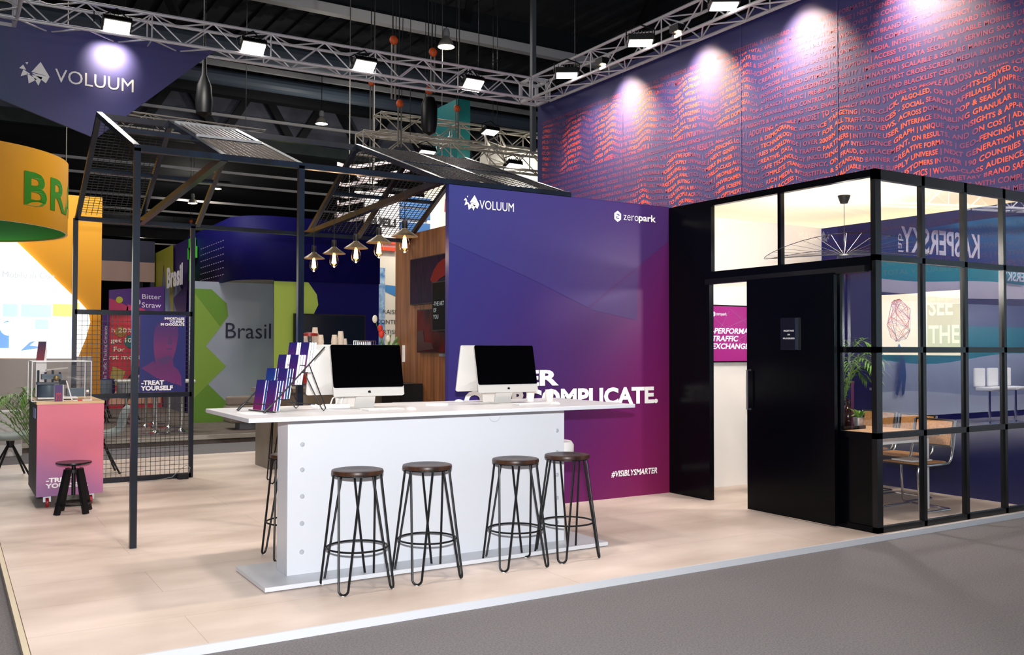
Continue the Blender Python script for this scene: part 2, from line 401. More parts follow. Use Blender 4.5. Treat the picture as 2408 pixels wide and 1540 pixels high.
lo_ = bpy.data.objects.new('lettering', me); COL.objects.link(lo_); me.materials.append(TXT); lo_.parent = tw; lo_['label'] = 'coral wavy lines of capital lettering'
sm = MB()
for yy in (7.42, 9.02, 11.6): sm.box(9.193, yy, 0, 9.2, yy + .008, 6.12)
sm.build('panel_joint', mat('panel_joint', '4a4a78', .5), tw)

# ------------------------------------------------------------------ purple partition with its lettering
PURP = grad_mat('blue_to_magenta_print', [(0, '2a2e70'), (.3, '32276a'), (.55, '441f5c'), (.78, '661856'), (1, '7c1e4c')], (1, 0, -.62), (4.0, 0, 3.1), 3.9, .45, .25)
pw = struct(MB().box(4.0, 7.65, 0, 6.7, 7.72, 3.1).build('wall_partition', PURP))
FC1 = grad_mat('facet_print_light', [(0, '2f3474'), (.4, '382d6c'), (.7, '442862'), (1, '522258')], (1, 0, -.5), (4.0, 0, 3.1), 3.6, .45, .25)
fc = flat([[(4.0, 2.55), (4.9, 2.25), (5.6, 1.98), (6.69, 2.72), (6.69, 3.09), (4.0, 3.09)], [(5.62, 1.96), (6.25, 1.86), (6.27, 2.42), (6.0, 2.23)]], (0, 7.65, 0), X, Z, .002).build('facet_print', FC1, pw)
letters('slogan_lettering', ['NEVER'], WPRINT, pw, (4.165, 7.65, 1.185), X, Z, 1.08, .158, 'x', lift=.006)
letters('slogan_lettering', ['OVERCOMPLICATE.'], WPRINT, pw, (4.165, 7.65, .972), X, Z, 2.37, .182, 'x', lift=.006)
letters('hashtag_lettering', '#VISIBLYSMARTER', WPRINT, pw, (5.905, 7.65, .215), X, Z, .62, .07, 'b', .2, lift=.006)
TREE = [[(315, 485), (386, 604), (246, 582)], [(248, 590), (386, 604), (358, 664)], [(250, 606), (330, 617), (300, 694)], [(214, 600), (288, 642), (226, 686)], [(184, 570), (236, 602), (164, 632)], [(182, 530), (206, 572), (153, 565)], [(198, 508), (220, 502), (212, 526)]]
def tree_logo(parent, o, right, up, h, m=None):
    k = h / (694 - 485); b_ = flat([[((x - 153) * k, (694 - y) * k) for x, y in P] for P in TREE], o, right, up, .005)
    return b_.build('emblem', m or WPRINT, parent)
tree_logo(pw, (4.155, 7.65, 2.865), X, Z, .15)
letters('logo_lettering', 'VOLUUM', WPRINT, pw, (4.325, 7.65, 2.888), X, Z, .385, .085, 'r', lift=.006)
def hexa(cx, cz, r): return [(cx + r * .86 * math.sin(PI * i / 3), cz + r * math.cos(PI * i / 3)) for i in range(6)]
def hex_logo(parent, o, right, up, r, m, inner):
    O_ = Vector(o); b_ = flat([hexa(0, 0, r)], o, right, up, .005).build('emblem', m, parent)
    z_ = [[(-.32, .42), (.22, .42), (.38, .3), (.38, .1), (.05, -.02), (.05, .1), (.2, .16), (.2, .28), (-.32, .28)], [(.32, -.42), (-.22, -.42), (-.38, -.3), (-.38, -.08), (-.05, .04), (-.05, -.08), (-.2, -.16), (-.2, -.28), (.32, -.28)]]
    flat([[(x * r, y * r) for x, y in P] for P in z_], o, right, up, .007).build('emblem_mark', inner, parent)
hex_logo(pw, (5.992, 7.65, 2.945), X, Z, .06, WPRINT, mat('logo_gap', '4a3a86', .4))
letters('logo_lettering', 'zero', WPRINT, pw, (6.07, 7.65, 2.913), X, Z, .2, .055, 'l', lift=.006)
letters('logo_lettering', 'park', WPRINT, pw, (6.275, 7.65, 2.895), X, Z, .235, .097, 'b', lift=.006)

# wood wall at the end of the coffee bar
WOOD = noise_mat('brown_wood_panels', '5b3419', '99683f', (7, 7, .35), 2.4, 6, .45, .35, 0, .25, .75, c3='7d5030')
ww = struct(MB().box(5.4, 7.75, 0, 5.5, 11.95, 3.12).build('wall_inner', WOOD))

# ------------------------------------------------------------------ glazed meeting room
wf = struct(MB().box(6.7, 7.03, 0, 6.76, 7.65, 3.09).build('wall_front', BLACK))
ROOMW = mat('white_room_paint', 'f0ebe6', .6)
struct(MB().box(6.76, 7.66, 0, 9.2, 7.72, 3.05).build('wall_left', ROOMW))
RBW = mat('dimmed_navy_room_print', '070a46', .5, spec=.2)  # darkened copy of the lettered wall's navy, so the room's back looks dimmer
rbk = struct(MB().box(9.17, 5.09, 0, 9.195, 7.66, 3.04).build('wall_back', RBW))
FAINT = mat('dimmed_red_lettering', '2c123c', .5, spec=.2)  # the wall's lettering repeated in a dimmed colour on the added panel
for k_, s__ in enumerate(["DATA SECURITY | SERVING SAAS CUSTOMERS IN OVER 190", "ANALYTICS | WORLD-CLASS AUDIENCE, CREATIVE, DATA", "PLATFORM | PROPRIETARY BRAND SAFE TECHNOLOGY", "SAFE ENVIRONMENT, WITH COMPLETE TRANSPARENCY", "STORIES TO PEOPLE ACROSS ALL THEIR SCREENS | NATIVE", "ACCESS TO THE TOTAL VALUABLE MOBILE SUPPLY"]):
    letters('lettering_print', s__, FAINT, rbk, (9.17, 7.6, 2.9 - .1 * k_), NY, Z, 2.45, .062, 'b')
CEIL = bpy.data.materials.new('cream_stretch_ceiling'); CEIL.use_nodes = True
t = CEIL.node_tree; n, l = t.nodes, t.links; n.clear(); out = n.new('ShaderNodeOutputMaterial'); ad = n.new('ShaderNodeMixShader'); ad.inputs[0].default_value = .55
d1 = n.new('ShaderNodeBsdfDiffuse'); d1.inputs[0].default_value = lin('fff6e2'); d2 = n.new('ShaderNodeBsdfTranslucent'); d2.inputs[0].default_value = lin('fff3d4')
l.new(d1.outputs[0], ad.inputs[1]); l.new(d2.outputs[0], ad.inputs[2]); l.new(ad.outputs[0], out.inputs[0])
struct(MB().add([(6.76, 5.07, 3.045), (9.2, 5.07, 3.045), (9.2, 7.66, 3.045), (6.76, 7.66, 3.045)], [(0, 1, 2, 3)]).build('ceiling', CEIL))
def pane(parent, axis, c, a0, a1, z0, z1):
    b_ = MB()
    if axis == 'x': b_.add([(c, a0, z0), (c, a1, z0), (c, a1, z1), (c, a0, z1)], [(0, 1, 2, 3)])
    else: b_.add([(a0, c, z0), (a1, c, z0), (a1, c, z1), (a0, c, z1)], [(0, 1, 2, 3)])
    return b_.build('pane', GLASS, parent)
# front: transom windows, header, narrow side light
w1 = struct(MB().box(6.7, 6.07, 2.35, 6.75, 6.11, 3.03).box(6.7, 7.0, 2.35, 6.75, 7.03, 3.03).box(6.7, 5.03, 3.03, 6.76, 7.03, 3.09).box(6.7, 5.07, 2.225, 6.76, 7.03, 2.35).build('window_1', BLACK))
pane(w1, 'x', 6.73, 6.11, 7.0, 2.35, 3.03); pane(w1, 'x', 6.73, 5.08, 6.07, 2.35, 3.03)
w2 = struct(MB().box(6.7, 5.4, 0, 6.75, 5.45, 2.225).box(6.7, 5.08, 1.525, 6.75, 5.4, 1.575).box(6.7, 5.08, .79, 6.75, 5.4, .84).box(6.7, 5.08, 0, 6.75, 5.4, .05).build('window_2', BLACK))
pane(w2, 'x', 6.73, 5.08, 5.4, 1.575, 2.225); pane(w2, 'x', 6.73, 5.08, 5.4, .84, 1.525)
MB().box(6.715, 5.08, .05, 6.735, 5.4, .79).build('solid_panel', BLACK, w2)
# side glazing: grid of panes
FRAME = mat('black_green_frame', '06080b', .3, spec=.4)
xs = [6.7, 7.36, 7.99, 8.61, 9.2]; zs = [0, .82, 1.55, 2.335, 3.04]
wn = MB()
wn.box(6.7, 5.03, 0, 6.775, 5.08, 3.09)
for x in xs[1:4]: wn.box(x - .022, 5.03, 0, x + .022, 5.08, 3.09)
wn.box(9.15, 5.03, 0, 9.2, 5.08, 3.09)
for z_ in zs[1:4]: wn.box(6.7, 5.03, z_ - .025, 9.2, 5.08, z_ + .025)
wn.box(6.7, 5.03, 0, 9.2, 5.08, .05).box(6.7, 5.03, 3.0, 9.2, 5.08, 3.09)
w3 = struct(wn.build('window_3', FRAME))
for i in range(4):
    for j in range(4): pane(w3, 'y', 5.055, xs[i] + .02, xs[i + 1] - .02, zs[j] + .025, zs[j + 1] - .025)
dr = struct(MB().box(6.62, 5.4, .012, 6.66, 6.43, 2.225).build('door_1', BLACK))
hd = MB(); hd.tube([(6.62, 6.385, 1.35), (6.575, 6.385, 1.35), (6.575, 6.385, .975), (6.62, 6.385, .975)], .011, 8).build('handle', mat('steel_handle', '9fa2a8', .3, .9), dr)
rail = struct(MB().box(6.64, 5.1, 2.215, 6.7, 7.03, 2.27).build('trim_3', BLACKM))
sg = tag(MB().box(6.6, 5.785, 1.545, 6.618, 5.99, 1.842).build('door_sign', mat('black_sign', '0b0d14', .25)), 'small black sign with white lettering fixed to the sliding door', 'sign')
letters('lettering_print', ['MEETING', 'IN', 'PROGRESS'], WPRINT, sg, (6.6, 5.955, 1.645), NY, Z, .135, .085, 'b', align='c', track=.12, gap=2.3)
MB().box(6.596, 5.79, 1.55, 6.6, 5.815, 1.838).build('edge_strip', mat('sign_edge', '1d2a3c', .3), sg)
# ------------------------------------------------------------------ overhead truss, floodlights, hanging banners
def truss(name, p, q, label, s=.3, seg=.42, m=None, rch=.025, group=None, cat='truss', hang=True):
    m = m or TRUSSM; p, q = Vector(p), Vector(q); L = (q - p).length; s = s if s != .3 else .37; d = (q - p).normalized(); sd = d.cross(Vector(Z)).normalized() * s / 2; up = Vector(Z) * s / 2
    t_ = thing(name, label, cat, tuple(p), 0, group)
    cs = [sd + up, -sd + up, sd - up, -sd - up]
    for c in cs: MB().tube([p + c, q + c], rch, 8).build('chord', m, t_, True)
    def lattice(nm, a, b_):
        k = MB(); n_ = max(2, int(L / seg))
        for i in range(n_):
            x0, x1 = p + d * (L * i / n_), p + d * (L * (i + 1) / n_)
            c0, c1 = (a, b_) if i % 2 == 0 else (b_, a)
            k.tube([x0 + c0, x1 + c1], rch * .45, 6)
            if i % 4 == 0: k.tube([x0 + a, x0 + b_], rch * .45, 6)
        k.build(nm, m, t_)
    if hang:
        wz = MB()
        for f_ in (.12, .88): e = p + d * (L * f_); wz.tube([e, (e.x, e.y, 13.9)], .008, 5)
        wz.build('hanging_wire', WIRE, t_)
    lattice('lattice', cs[0], cs[2]); lattice('lattice', cs[1], cs[3]); lattice('lattice', cs[0], cs[1]); lattice('lattice', cs[2], cs[3])
    return t_
truss('lighting_truss', (.72, 13.85, 6.07), (8.78, 13.85, 6.17), 'long silver lattice truss across the back of the stand carrying four floodlights')
truss('lighting_truss', (8.95, 13.6, 6.17), (8.95, 5.0, 6.17), 'silver lattice truss running along the top of the lettered navy wall')
def cube_corner(loc, label):
    t_ = thing('truss_corner', label, 'truss corner', loc); x, y, z = loc; s = .17
    for a in (-s, s):
        for b_ in (-s, s):
            MB().bar((x + a, y + b_, z - s), (x + a, y + b_, z + s), .05).build('post', TRUSSM, t_)
            MB().bar((x - s, y + a, z + b_), (x + s, y + a, z + b_), .05).bar((x + a, y - s, z + b_), (x + a, y + s, z + b_), .05).build('rail', TRUSSM, t_)
cube_corner((8.95, 13.85, 6.17), 'silver cube joint where the two trusses meet')
cube_corner((.55, 13.85, 6.06), 'silver cube joint at the left end of the back truss')
MB_ = truss('lighting_truss', (.55, 13.6, 6.06), (.55, 5.0, 6.06), 'silver lattice truss leaving the left joint towards the aisle')
LENS = mat('floodlight_glow', 'fff6e8', .4, emit='fff8ee', es=14)
def floodlight(loc, aim, label, power, spread=130, emit=True):
    t_ = thing('floodlight', label, 'floodlight', loc, 0, 'floodlights on the trusses')
    d = (Vector(aim) - Vector(loc)).normalized(); Q = d.to_track_quat('-Z', 'Y').to_matrix().to_4x4(); M = Matrix.Translation(loc) @ Q
    MB().box(-.19, -.14, 0, .19, .14, .09).xf(M).build('housing', BLACKM, t_, bevel=.008)
    MB().box(-.165, -.115, -.012, .165, .115, 0).xf(M).build('lens', LENS, t_)
    f_ = MB()
    for i in range(7): f_.box(-.17 + i * .05, -.12, .09, -.16 + i * .05, .12, .14)
    f_.xf(M).build('heat_sink', BLACKM, t_)
    MB().tube([M @ Vector((-.205, 0, .04)), M @ Vector((-.205, 0, .2)), Vector(loc) + Vector((0, 0, .27)), M @ Vector((.205, 0, .2)), M @ Vector((.205, 0, .04))], .012, 6).build('yoke', BLACKM, t_)
    if power:
        p = M @ Vector((0, 0, -.03)); area('floodlight_beam', p, Vector(p) + d, power, .3, .2, (1, .93, .84), math.radians(spread))
    return t_
for (x, z), lb in zip([(1.95, 5.97), (3.83, 6.0), (5.6, 6.02), (7.57, 6.03)], ['floodlight above the hanging navy banner, leftmost on the back truss', 'second floodlight from the left on the back truss', 'third floodlight from the left on the back truss', 'floodlight on the back truss above the teal hanging sign']):
    floodlight((x, 13.62, z), (x, 12.2, z - 1.9), lb, 42)
for (y, lb) in [(12.285, 'farthest floodlight on the truss along the lettered wall'), (10.41, 'middle floodlight on the truss along the lettered wall'), (8.71, 'nearest visible floodlight on the truss along the lettered wall')]:
    floodlight((8.58, y, 6.02), (8.35, y - .35, 0), lb, 42)
# the wall washers that graze the lettered wall, and the one above the banner
WASH = mat('washer_glow', 'fff4e0', .4, emit='fff4e0', es=8)
for y in (11.54, 9.79, 8.0, 6.37):
    t_ = tag(MB().box(8.67, y - .09, 6.02, 8.81, y + .09, 6.12).build('wall_washer', BLACKM), 'small black wall washer at the top of the lettered wall', 'floodlight', 'wall washers on the lettered wall')
    area('wall_washer_beam', (8.74, y, 6.0), (9.2, y - .08, 5.35), 100, .12, .14, (1, .74, .44), math.radians(84))
area('banner_beam', (1.93, 13.68, 5.84), (1.93, 14.0, 5.64), 8.5, .3, .06, (1, .82, .62), math.radians(80))

BAN = grad_mat('navy_teal_banner_print', [(0, '2f4a66'), (.25, '3b3d74'), (.6, '2d2d78'), (1, '15115a')], (1, 0, .35), (.4, 14, 4.6), 3.0, .7, 1.0)
bn = tag(MB().prism([(.4, 14.0, 6.02), (3.42, 14.0, 6.05), (1.75, 14.0, 4.49), (.4, 14.0, 4.93)], (0, .04, 0)).build('hanging_banner', BAN), 'navy banner with white emblem and pointed lower edge hanging from the back truss', 'banner')
tree_logo(bn, (.79, 14.0, 5.12), X, Z, .33)
letters('logo_lettering', 'VOLUUM', WPRINT, bn, (1.225, 14.0, 5.205), X, Z, 1.01, .185, 'r', lift=.006)

# ------------------------------------------------------------------ black steel house frame
hf = thing('house_frame', 'black steel frame shaped like a pitched-roof house over the coffee bar', 'frame', (1.257, 7.675, 0))
YF, YR, YB, ZE, ZR = 7.675, 9.85, 11.52, 3.12, 3.86
ZB = 3.03; XE = 5.4; S = .05
MESHM = mat('dark_wire_mesh', '1b1e22', .45, .3)
for x, y, zt in [(1.257, YF, ZE), (2.58, YF, ZE), (1.24, YB, ZB), (2.53, YB, ZB)]:
    MB().bar((x, y, 0), (x, y, zt), S).build('post', STEEL, hf)
MB().bar((1.23, YF, ZE), (XE, YF, ZE), S).build('eave_beam', STEEL, hf)
MB().bar((1.23, YB, ZB), (XE, YB, ZB), S).build('eave_beam', STEEL, hf)
MB().bar((1.257, YR, ZR - .02), (XE, YR, ZR - .02), S, .06).build('ridge_beam', STEEL, hf)
RX = [1.257, 1.93, 2.58, 3.97, 4.66, 5.38]
YM, ZM = (YF + YR) / 2, (ZE + ZR) / 2; YMB, ZMB = (YB + YR) / 2, (ZB + ZR) / 2
for x in RX:
    MB().bar((x, YF, ZE), (x, YR, ZR), S, .05).build('rafter', STEEL, hf)
    MB().bar((x, YB, ZB), (x, YR, ZR), S, .05).build('rafter', STEEL, hf)
for a, c in ((0, 2), (3, 5)):
    MB().bar((RX[a], YM, ZM), (RX[c], YM, ZM), .04).build('purlin', STEEL, hf)
    MB().bar((RX[a], YMB, ZMB), (RX[c], YMB, ZMB), .04).build('purlin', STEEL, hf)
for x in (1.93, 3.93): MB().bar((x, YF, ZE), (x, YB, ZB), .06).build('tie_beam', STEEL, hf)
def roofpt(x, t, front=True):  # t 0 at eave .. 1 at ridge
    return Vector((x, YF + (YR - YF) * t, ZE + (ZR - ZE) * t + .02)) if front else Vector((x, YB + (YR - YB) * t, ZB + (ZR - ZB) * t + .02))
def roof_mesh(name, x0, x1, t0, t1, front, pitch, w, m=MESHM, cross=True):
    k = MB(); n_ = int((x1 - x0) / pitch)
    for i in range(1, n_):
        x = x0 + (x1 - x0) * i / n_; k.bar(roofpt(x, t0, front), roofpt(x, t1, front), w)
    if cross:
        m_ = int((t1 - t0) * 2.2 / pitch)
        for j in range(1, m_):
            t_ = t0 + (t1 - t0) * j / m_; k.bar(roofpt(x0, t_, front), roofpt(x1, t_, front), w)
    return k.build(name, m, hf)
sl = MB()
for i in range(1, 12):
    x = 1.96 + .59 * i / 12; sl.bar(roofpt(x, .52), roofpt(x, .95), .014, .016)
sl.bar(roofpt(1.95, .95), roofpt(2.56, .95), .04).bar(roofpt(1.95, .51), roofpt(2.56, .51), .04)
sl.build('slat_panel', mat('grey_slats', '85898e', .45, .1), hf)
roof_mesh('roof_mesh', 1.95, 2.56, .02, .48, True, .05, .008, mat('rusty_mesh', '4a4540', .5, .3))
roof_mesh('roof_mesh', 1.28, 1.91, .03, .97, False, .055, .005)
for x0, x1 in ((3.99, 4.64), (4.68, 5.36)):
    roof_mesh('roof_mesh', x0, x1, .52, .97, True, .045, .004); roof_mesh('roof_mesh', x0, x1, .03, .48, True, .06, .0045)
    roof_mesh('roof_mesh', x0, x1, .03, .97, False, .055, .006)
for z_ in (1.965, 1.0, .03): MB().bar((1.24, YB, z_), (2.53, YB, z_), S, .055).build('rail', STEEL, hf)
def gridwall(z0, z1, x0=1.265, x1=2.505):
    k = MB(); n_ = int((x1 - x0) / .052)
    for i in range(1, n_): x = x0 + (x1 - x0) * i / n_; k.bar((x, YB, z0), (x, YB, z1), .005)
    for j in range(1, int((z1 - z0) / .052)): z_ = z0 + .052 * j; k.bar((x0, YB, z_), (x1, YB, z_), .005)
    return k.build('wire_mesh', WIRE, hf)
gridwall(1.03, 1.94); gridwall(.06, .97)

# poster hung on the mesh
PO = grad_mat('navy_poster_print', [(0, '191c66'), (1, '1d2470')], (0, 0, 1), (1.9, 11.47, 1.0), 1, .4)
po = tag(MB().box(1.93, 11.462, 1.035, 2.45, 11.474, 1.945).build('poster', PO), 'navy poster with a magenta bust and white lettering on the wire mesh', 'poster')
BUST = grad_mat('bust_print', [(0, '6a1f66'), (.35, '5a1d60'), (.6, '6d2264'), (1, '3a1e68')], (0, 0, 1), (2.2, 11.46, 1.1), .75, .4)
head = [(2.105 + .0, 1.37), (2.1, 1.42), (2.088, 1.5), (2.08, 1.6), (2.085, 1.72), (2.1, 1.8), (2.14, 1.86), (2.2, 1.89), (2.26, 1.89), (2.32, 1.86), (2.355, 1.8), (2.36, 1.7), (2.345, 1.6), (2.33, 1.52), (2.315, 1.46), (2.3, 1.42), (2.31, 1.34), (2.36, 1.3), (2.4, 1.22), (2.405, 1.1), (2.36, 1.12), (2.24, 1.16), (2.12, 1.2), (1.95, 1.32), (2.02, 1.36), (2.08, 1.4)]
flat([[(x, z) for x, z in head]], (0, 11.462, 0), X, Z, .002).build('bust_print', BUST, po)
flat([[(2.19, 1.72), (2.25, 1.735), (2.25, 1.71), (2.19, 1.7)], [(2.29, 1.735), (2.33, 1.725), (2.33, 1.7), (2.29, 1.71)], [(2.255, 1.7), (2.275, 1.7), (2.29, 1.6), (2.24, 1.6)], [(2.22, 1.55), (2.3, 1.555), (2.29, 1.535), (2.23, 1.53)], [(2.11, 1.42), (2.28, 1.47), (2.3, 1.42), (2.2, 1.36)]], (0, 11.462, 0), X, Z, .004).build('bust_shading_print', mat('bust_dark', '46205f', .4), po)
letters('lettering_print', ['IMMORTALISE', 'YOURSELF', 'IN CHOCOLATE'], WPRINT, po, (2.16, 11.462, 1.82), X, Z, .27, .1, 'x', align='r', gap=1.25)
letters('lettering_print', ['-TREAT', 'YOURSELF'], WPRINT, po, (1.945, 11.462, 1.055), X, Z, .36, .12, 'x', gap=1.2)

# ------------------------------------------------------------------ standing-height counter
ct = thing('counter_table', 'long white standing-height counter on a slab pedestal with chrome screws', 'counter', (3.1, 6.15, 0))
MB().box(1.582, 5.65, 1.094, 4.6, 6.75, 1.122).build('table_top', WHITE, ct, bevel=.003)
MB().box(1.955, 6.045, .035, 4.2, 6.27, 1.082).build('pedestal', WHITE, ct, bevel=.003)
MB().box(2.0, 6.07, 1.082, 4.15, 6.25, 1.094).build('shadow_gap_strip', GREY, ct)
MB().box(1.741, 5.82, .006, 4.463, 6.51, .035).build('base_plate', WHITE, ct, bevel=.002)
MB().box(1.76, 5.84, 0, 4.44, 6.49, .006).build('base_foot', BLACKM, ct)
SCREWM = mat('pale_screw', 'c9cdd4', .35, .4)
for x in (2.055, 4.13):
    for z_ in (.905, .735, .557, .375, .185):
        sc = MB().lathe([(.0, 0), (.016, 0), (.016, .004), (.012, .008), (.0, .009)], n=16)
        sc.xf(Matrix.Translation((x, 6.045, z_)) @ Matrix.Rotation(PI / 2, 4, 'X')).build('screw', SCREWM, ct, True)
MB().tube([(3.55 + .05 * math.cos(a), 6.03, 1.045 + .045 * math.sin(a)) for a in [i * PI / 6 - PI * .9 for i in range(11)]] + [(3.45, 6.03, 1.08), (3.3, 6.03, 1.086)], .0025, 5).build('loose_cable', mat('pale_cable', 'c9ccd2', .5), ct)

# ------------------------------------------------------------------ bar stools
SEATW = noise_mat('walnut_seat', '20130e', '4d2f1e', (2, 16, 2), 1.6, 5, .38, .35)
def make_stool():
    t_ = thing('bar_stool', '', 'bar stool', (0, 0, 0), 0, 'hairpin bar stools around the counter')
    MB().lathe([(.0, .735), (.16, .735), (.168, .738), (.17, .75), (.166, .762), (.15, .7655), (.1, .762), (0, .76)], n=40).build('seat', SEATW, t_, True)
    for k in range(4):
        a = k * PI / 2; r0, r1 = .135, .24; c, s_ = math.cos(a), math.sin(a)
        def pt(r, tt, z): return (r * c - tt * s_, r * s_ + tt * c, z)
        pts = [pt(r0, -.075, .728)]
        for q in range(1, 7):
            f_ = q / 7; pts.append(pt(r0 + (r1 - r0) * f_ * .96, -.075 + .043 * f_, .728 - .69 * f_))
        for q in range(9):
            th = PI + PI * q / 8; pts.append(pt(r1 - .004 + .006 * math.sin(PI * q / 8), .032 * math.cos(th), .038 + .032 * math.sin(th)))
        for q in range(6, 0, -1):
            f_ = q / 7; pts.append(pt(r0 + (r1 - r0) * f_ * .96, .075 - .043 * f_, .728 - .69 * f_))
        pts.append(pt(r0, .075, .728))
        lg = MB().tube(pts, .0078, 8).build('leg', BLACKM, t_, True)
        MB().lathe([(0, 0), (.011, 0), (.011, .004), (0, .006)], pt(r1, 0, 0), 10).build('foot_pad', mat('clear_foot', 'd8d8d8', .3), lg)
    rr = .196; MB().tube([(rr * math.cos(2 * PI * i / 40), rr * math.sin(2 * PI * i / 40), .262) for i in range(40)], .0065, 8, True).build('foot_ring', BLACKM, t_, True)
    MB().lathe([(.14, .726), (.15, .726), (.15, .735), (.14, .735), (.14, .726)], n=32).build('seat_ring', BLACKM, t_)
    return t_
st = make_stool()
for i, (x, y, a, lb) in enumerate([(2.303, 5.679, .83, 'walnut bar stool with black hairpin legs, leftmost in front of the white counter'), (2.81, 5.68, .84, 'walnut bar stool with black hairpin legs, second from the left in front of the counter'),
                                   (3.51, 5.667, .68, 'walnut bar stool with black hairpin legs, third from the left in front of the counter'), (3.98, 5.692, .81, 'walnut bar stool with black hairpin legs, rightmost at the counter and before the purple wall'),
                                   (2.235, 6.77, .79, 'walnut bar stool mostly hidden behind the left end of the counter pedestal'), (3.40, 10.6, .6, 'hairpin bar stool farther back in front of the beige coffee bar')]):
    o = st if i == 0 else dup(st)
    o.location = (x, y, 0); o.rotation_euler = (0, 0, a); o['label'] = lb

# ------------------------------------------------------------------ computers, keyboards and other things on the counter
ZT = 1.122
def make_computer():
    t_ = thing('desktop_computer', '', 'computer', (0, 0, 0), 0, 'all-in-one computers on the counter')
    tilt = math.radians(13); M = Matrix.Translation((0, 0, .092)) @ Matrix.Rotation(-tilt, 4, 'X')
    w, h = .54, .375; r_ = .015
    def rrect(x0, z0, x1, z1, r): return [(x, z) for cx, cz, a0 in ((x1 - r, z1 - r, 0), (x0 + r, z1 - r, 90), (x0 + r, z0 + r, 180), (x1 - r, z0 + r, 270)) for x, z in [(cx + r * math.cos(math.radians(a0 + q * 22.5)), cz + r * math.sin(math.radians(a0 + q * 22.5))) for q in range(5)]]
    R_ = rrect(-w / 2, 0, w / 2, h, r_)
    sh = MB(); k = len(R_); ring = [[(x, 0, z) for x, z in R_], [(x, .012, z) for x, z in R_], [(x * .72, .042, h / 2 + (z - h / 2) * .7) for x, z in R_], [(x * .35, .05, h / 2 + (z - h / 2) * .4) for x, z in R_]]
    for q in ring: sh.v += q
    for i in range(3): sh.f += [(i * k + j, i * k + (j + 1) % k, (i + 1) * k + (j + 1) % k, (i + 1) * k + j) for j in range(k)]
    sh.f += [tuple(range(k - 1, -1, -1)), tuple(3 * k + j for j in range(k))]
    b_ = sh.xf(M).build('shell', SILVER, t_, True)
    S_ = rrect(-w / 2 + .001, .062, w / 2 - .001, h - .001, r_ - .001)
    MB().prism([(x, -.001, z) for x, z in S_], (0, -.002, 0)).xf(M).build('screen', SCREEN, t_)
    ap = flat([disc(-.004, .0, .0085, 14), disc(.004, 0, .0085, 14), [(-.001, .009), (.003, .009), (.006, .015), (.001, .012)]], M @ Vector((0, -.0005, .03)), X, M.to_3x3() @ Vector(Z), .001)
    ap.build('emblem', BLACKM, t_)
    ap = flat([disc(.012, .002, .004, 10)], M @ Vector((0, -.0005, .03)), X, M.to_3x3() @ Vector(Z), .0015); ap.build('emblem_bite', SILVER, t_)
    MB().prism([(-.075, .045, .19), (-.075, .055, .19), (-.075, .112, .006), (-.075, .1, .004)], (.15, 0, 0)).build('stand_neck', SILVER, t_)
    MB().box(-.085, -.03, 0, .085, .155, .006).build('stand_foot', SILVER, t_, bevel=.002)
    MB().prism([(x, .0435, .26 + z) for x, z in disc(0, 0, .02, 18)], (0, .012, 0)).xf(M).build('rear_emblem', BLACKM, b_)
    pt_ = MB()
    for i in range(6): pt_.box(-.2 + i * .018, .034, .085, -.19 + i * .018, .036, .0905)
    pt_.xf(M).build('rear_ports', GREY, b_)
    return t_
pc = make_computer()
for i, (x, y, a, lb) in enumerate([(2.585, 6.15, 0, 'computer with black screen facing the aisle, left one on the counter'), (3.75, 6.15, 0, 'computer with black screen facing the aisle, right one on the counter'),
                                   (2.5, 6.5, PI, 'computer turned away with its pale back showing behind the left black screen'), (3.73, 6.5, PI, 'computer turned away with its pale back showing behind the right black screen')]):
    o = pc if i == 0 else dup(pc); o.location = (x, y, ZT); o.rotation_euler = (0, 0, a); o['label'] = lb
def keyboard(loc, rz, lb):
    t_ = thing('keyboard', lb, 'keyboard', loc, rz, 'keyboards on the counter'); x, y, z_ = loc
    M = MW[t_.name]
    MB().box(-.14, -.057, 0, .14, .057, .008).xf(M).build('base', SILVER, t_, bevel=.003)
    k = MB()
    for r_ in range(5):
        for c in range(13): k.box(-.134 + c * .0208, -.05 + r_ * .0205, .008, -.117 + c * .0208, -.033 + r_ * .0205, .0105)
    k.xf(M).build('keys', WPRINT, t_)
keyboard((2.62, 5.99, ZT), .05, 'white keyboard in front of the left black screen'); keyboard((3.86, 6.0, ZT), -.05, 'white keyboard in front of the right black screen')
for x, y, lb in [(2.82, 5.96, 'white mouse right of the keyboard at the left screen'), (4.07, 5.98, 'white mouse right of the keyboard at the right screen'), (3.58, 6.66, 'white mouse at the far edge between the two computers'), (2.34, 6.62, 'white mouse at the far edge behind the brochure rack')]:
    tag(MB().sphere((x, y, ZT), .03, 18, 10, (1, 1.75, .55)).build('mouse', WPRINT, None, True), lb, 'mouse', 'white mice on the counter')
ps = thing('power_strip', 'white power strip with looping cables beside the left computer', 'power strip', (2.42, 6.33, ZT))
MB().box(2.3, 6.31, ZT, 2.5, 6.36, ZT + .03).build('strip', WPRINT, ps, bevel=.006)
for k in range(3): MB().tube([(2.36 + .04 * k, 6.335, ZT + .03), (2.38 + .04 * k, 6.35, ZT + .07 + .01 * k), (2.46 + .03 * k, 6.4, ZT + .1 + .012 * k), (2.56, 6.44, ZT + .11 + .01 * k)], .005, 7).build('cable', WPRINT, ps, True)
cb = tag(MB().tube([(2.22 + .05 * math.cos(a) + .02 * a, 6.33 + .03 * math.sin(a), ZT + .006 + .001 * i) for i, a in enumerate([q * .5 for q in range(16)])], .005, 7).build('cable', WPRINT, None, True), 'white cable coiled on the counter behind the brochure rack', 'cable')
pp_ = tag(MB().box(1.66, 5.97, ZT, 1.79, 6.24, ZT + .001).build('paper_sheet', PAPER), 'white paper strip lying at the left end of the counter', 'paper')
